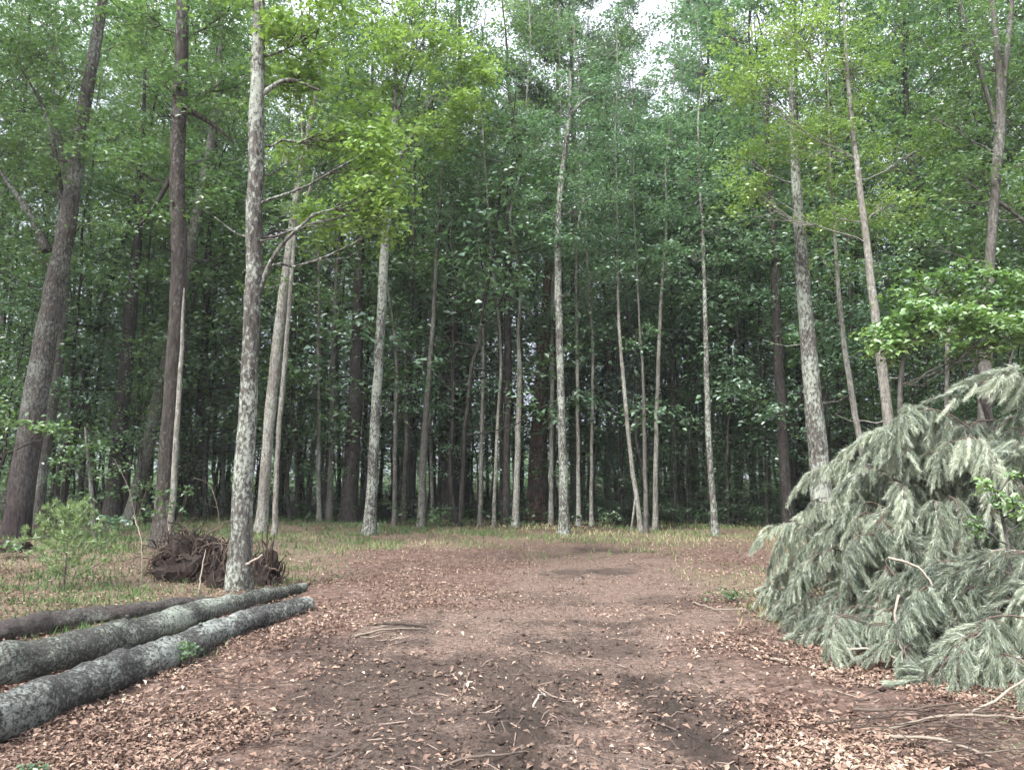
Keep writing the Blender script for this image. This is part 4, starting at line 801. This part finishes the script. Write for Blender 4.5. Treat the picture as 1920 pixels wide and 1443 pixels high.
hero('beech_sapling', 'leafy low sapling reaching into the photo from the left edge', 'sapling', [(-60, 1060, 12), (-50, 950, 10), (-40, 850, 8), (-20, 790, 5)], 'grey', Y=11.5,
     blobs=[(20, 790, 50, 10, 8, 0, .5), (85, 795, 40, 9, 6, -.2, .5), (-30, 740, 50, 40, 6), (-60, 860, 40, 50, 5)], leaf='mid', lsize=.08, lps=22, srad=.22, flare=1.1)
hero('beech_sapling', 'slender sapling with flat leafy sprays between the thick leaning tree and the brown tree', 'sapling', [(180, 1010, 9), (172, 930, 8), (165, 850, 6), (160, 800, 4)], 'grey', Y=17,
     blobs=[(165, 830, 45, 25, 8), (130, 870, 40, 25, 6), (200, 880, 35, 20, 5), (170, 930, 50, 20, 4)], leaf='mid', lsize=.1, lps=26, srad=.32, flare=1.1)

# ------------------------------------------------------------------ light and air
w = bpy.data.worlds.new('World'); sc.world = w; w.use_nodes = True; nt = w.node_tree; nt.nodes.clear()
wo = N(nt, 'ShaderNodeOutputWorld'); bg = N(nt, 'ShaderNodeBackground'); bg.inputs[1].default_value = .12
sky = nt.nodes.new('ShaderNodeTexSky'); sky.sky_type = 'NISHITA'; sky.sun_disc = False; SUN_E, SUN_A = math.radians(46), math.radians(215)
sky.sun_elevation = SUN_E; sky.sun_rotation = SUN_A; sky.dust_density = 3
tc = N(nt, 'ShaderNodeTexCoord'); sx = N(nt, 'ShaderNodeSeparateXYZ'); nt.links.new(tc.outputs['Generated'], sx.inputs[0])
cl = N(nt, 'ShaderNodeTexNoise', Scale=3.2, Detail=5, Roughness=.55); mp = N(nt, 'ShaderNodeMapping'); mp.inputs['Scale'].default_value = (1, 1, 2.4); nt.links.new(tc.outputs['Generated'], mp.inputs[0]); nt.links.new(mp.outputs[0], cl.inputs[0])
# overcast: cloud layer brighter towards the zenith
cr = ramp(nt, sx.outputs[2], [(0, (3.8, 4.0, 4.45)), (.3, (4.0, 4.2, 4.7)), (.42, (5.5, 5.75, 6.2)), (.6, (9.5, 9.8, 10.4)), (1, (15, 15.7, 16.5))])
cm_ = mixc(nt, cl.outputs[0], mixc(nt, 1.0, cr.outputs[0], (.78, .82, .93), 'MULTIPLY'), mixc(nt, 1.0, cr.outputs[0], (1.15, 1.14, 1.12), 'MULTIPLY'))
fin = mixc(nt, .88, sky.outputs[0], cm_)
nt.links.new(fin, bg.inputs[0]); nt.links.new(bg.outputs[0], wo.inputs[0])
sl = bpy.data.lights.new('sun', 'SUN'); sl.energy = 3.6; sl.angle = math.radians(18); sl.color = (1, .98, .95)
so = bpy.data.objects.new('sun', sl); col.objects.link(so); so.location = (0, 0, 60)
d = Vector((math.sin(SUN_A) * math.cos(SUN_E), math.cos(SUN_A) * math.cos(SUN_E), math.sin(SUN_E))); so.rotation_euler = (-d).to_track_quat('-Z', 'Y').to_euler()

HAZE = 0.0007
if HAZE:
    x0, x1, y0, y1, z0, z1 = -90, 90, -40, 110, -1.5, 34
    me = bpy.data.meshes.new('haze'); vs = [(x, y, z) for x in (x0, x1) for y in (y0, y1) for z in (z0, z1)]
    me.from_pydata(vs, [], [(0, 1, 3, 2), (4, 6, 7, 5), (0, 4, 5, 1), (2, 3, 7, 6), (0, 2, 6, 4), (1, 5, 7, 3)])
    hm, nt, out = mat('haze'); pv = N(nt, 'ShaderNodeVolumePrincipled'); pv.inputs['Density'].default_value = HAZE; pv.inputs['Color'].default_value = (.85, .92, .95, 1); pv.inputs['Anisotropy'].default_value = .2
    nt.links.new(pv.outputs[0], out.inputs['Volume']); me.materials.append(hm); ho = bpy.data.objects.new('haze', me); col.objects.link(ho); tag(ho, 'thin pale haze hanging in the woods', 'haze', kind='stuff')

sc.render.engine = 'CYCLES'
cy = sc.cycles; cy.max_bounces = 6; cy.diffuse_bounces = 5; cy.glossy_bounces = 2; cy.transmission_bounces = 4; cy.volume_bounces = 1; cy.transparent_max_bounces = 4
cy.use_denoising = True; cy.denoiser = 'OPENIMAGEDENOISE'; cy.caustics_reflective = False; cy.caustics_refractive = False; cy.use_adaptive_sampling = True; cy.adaptive_threshold = .06
vs_ = sc.view_settings; vs_.view_transform = 'Standard'; vs_.look = 'None'; vs_.exposure = 1.2; vs_.gamma = 1
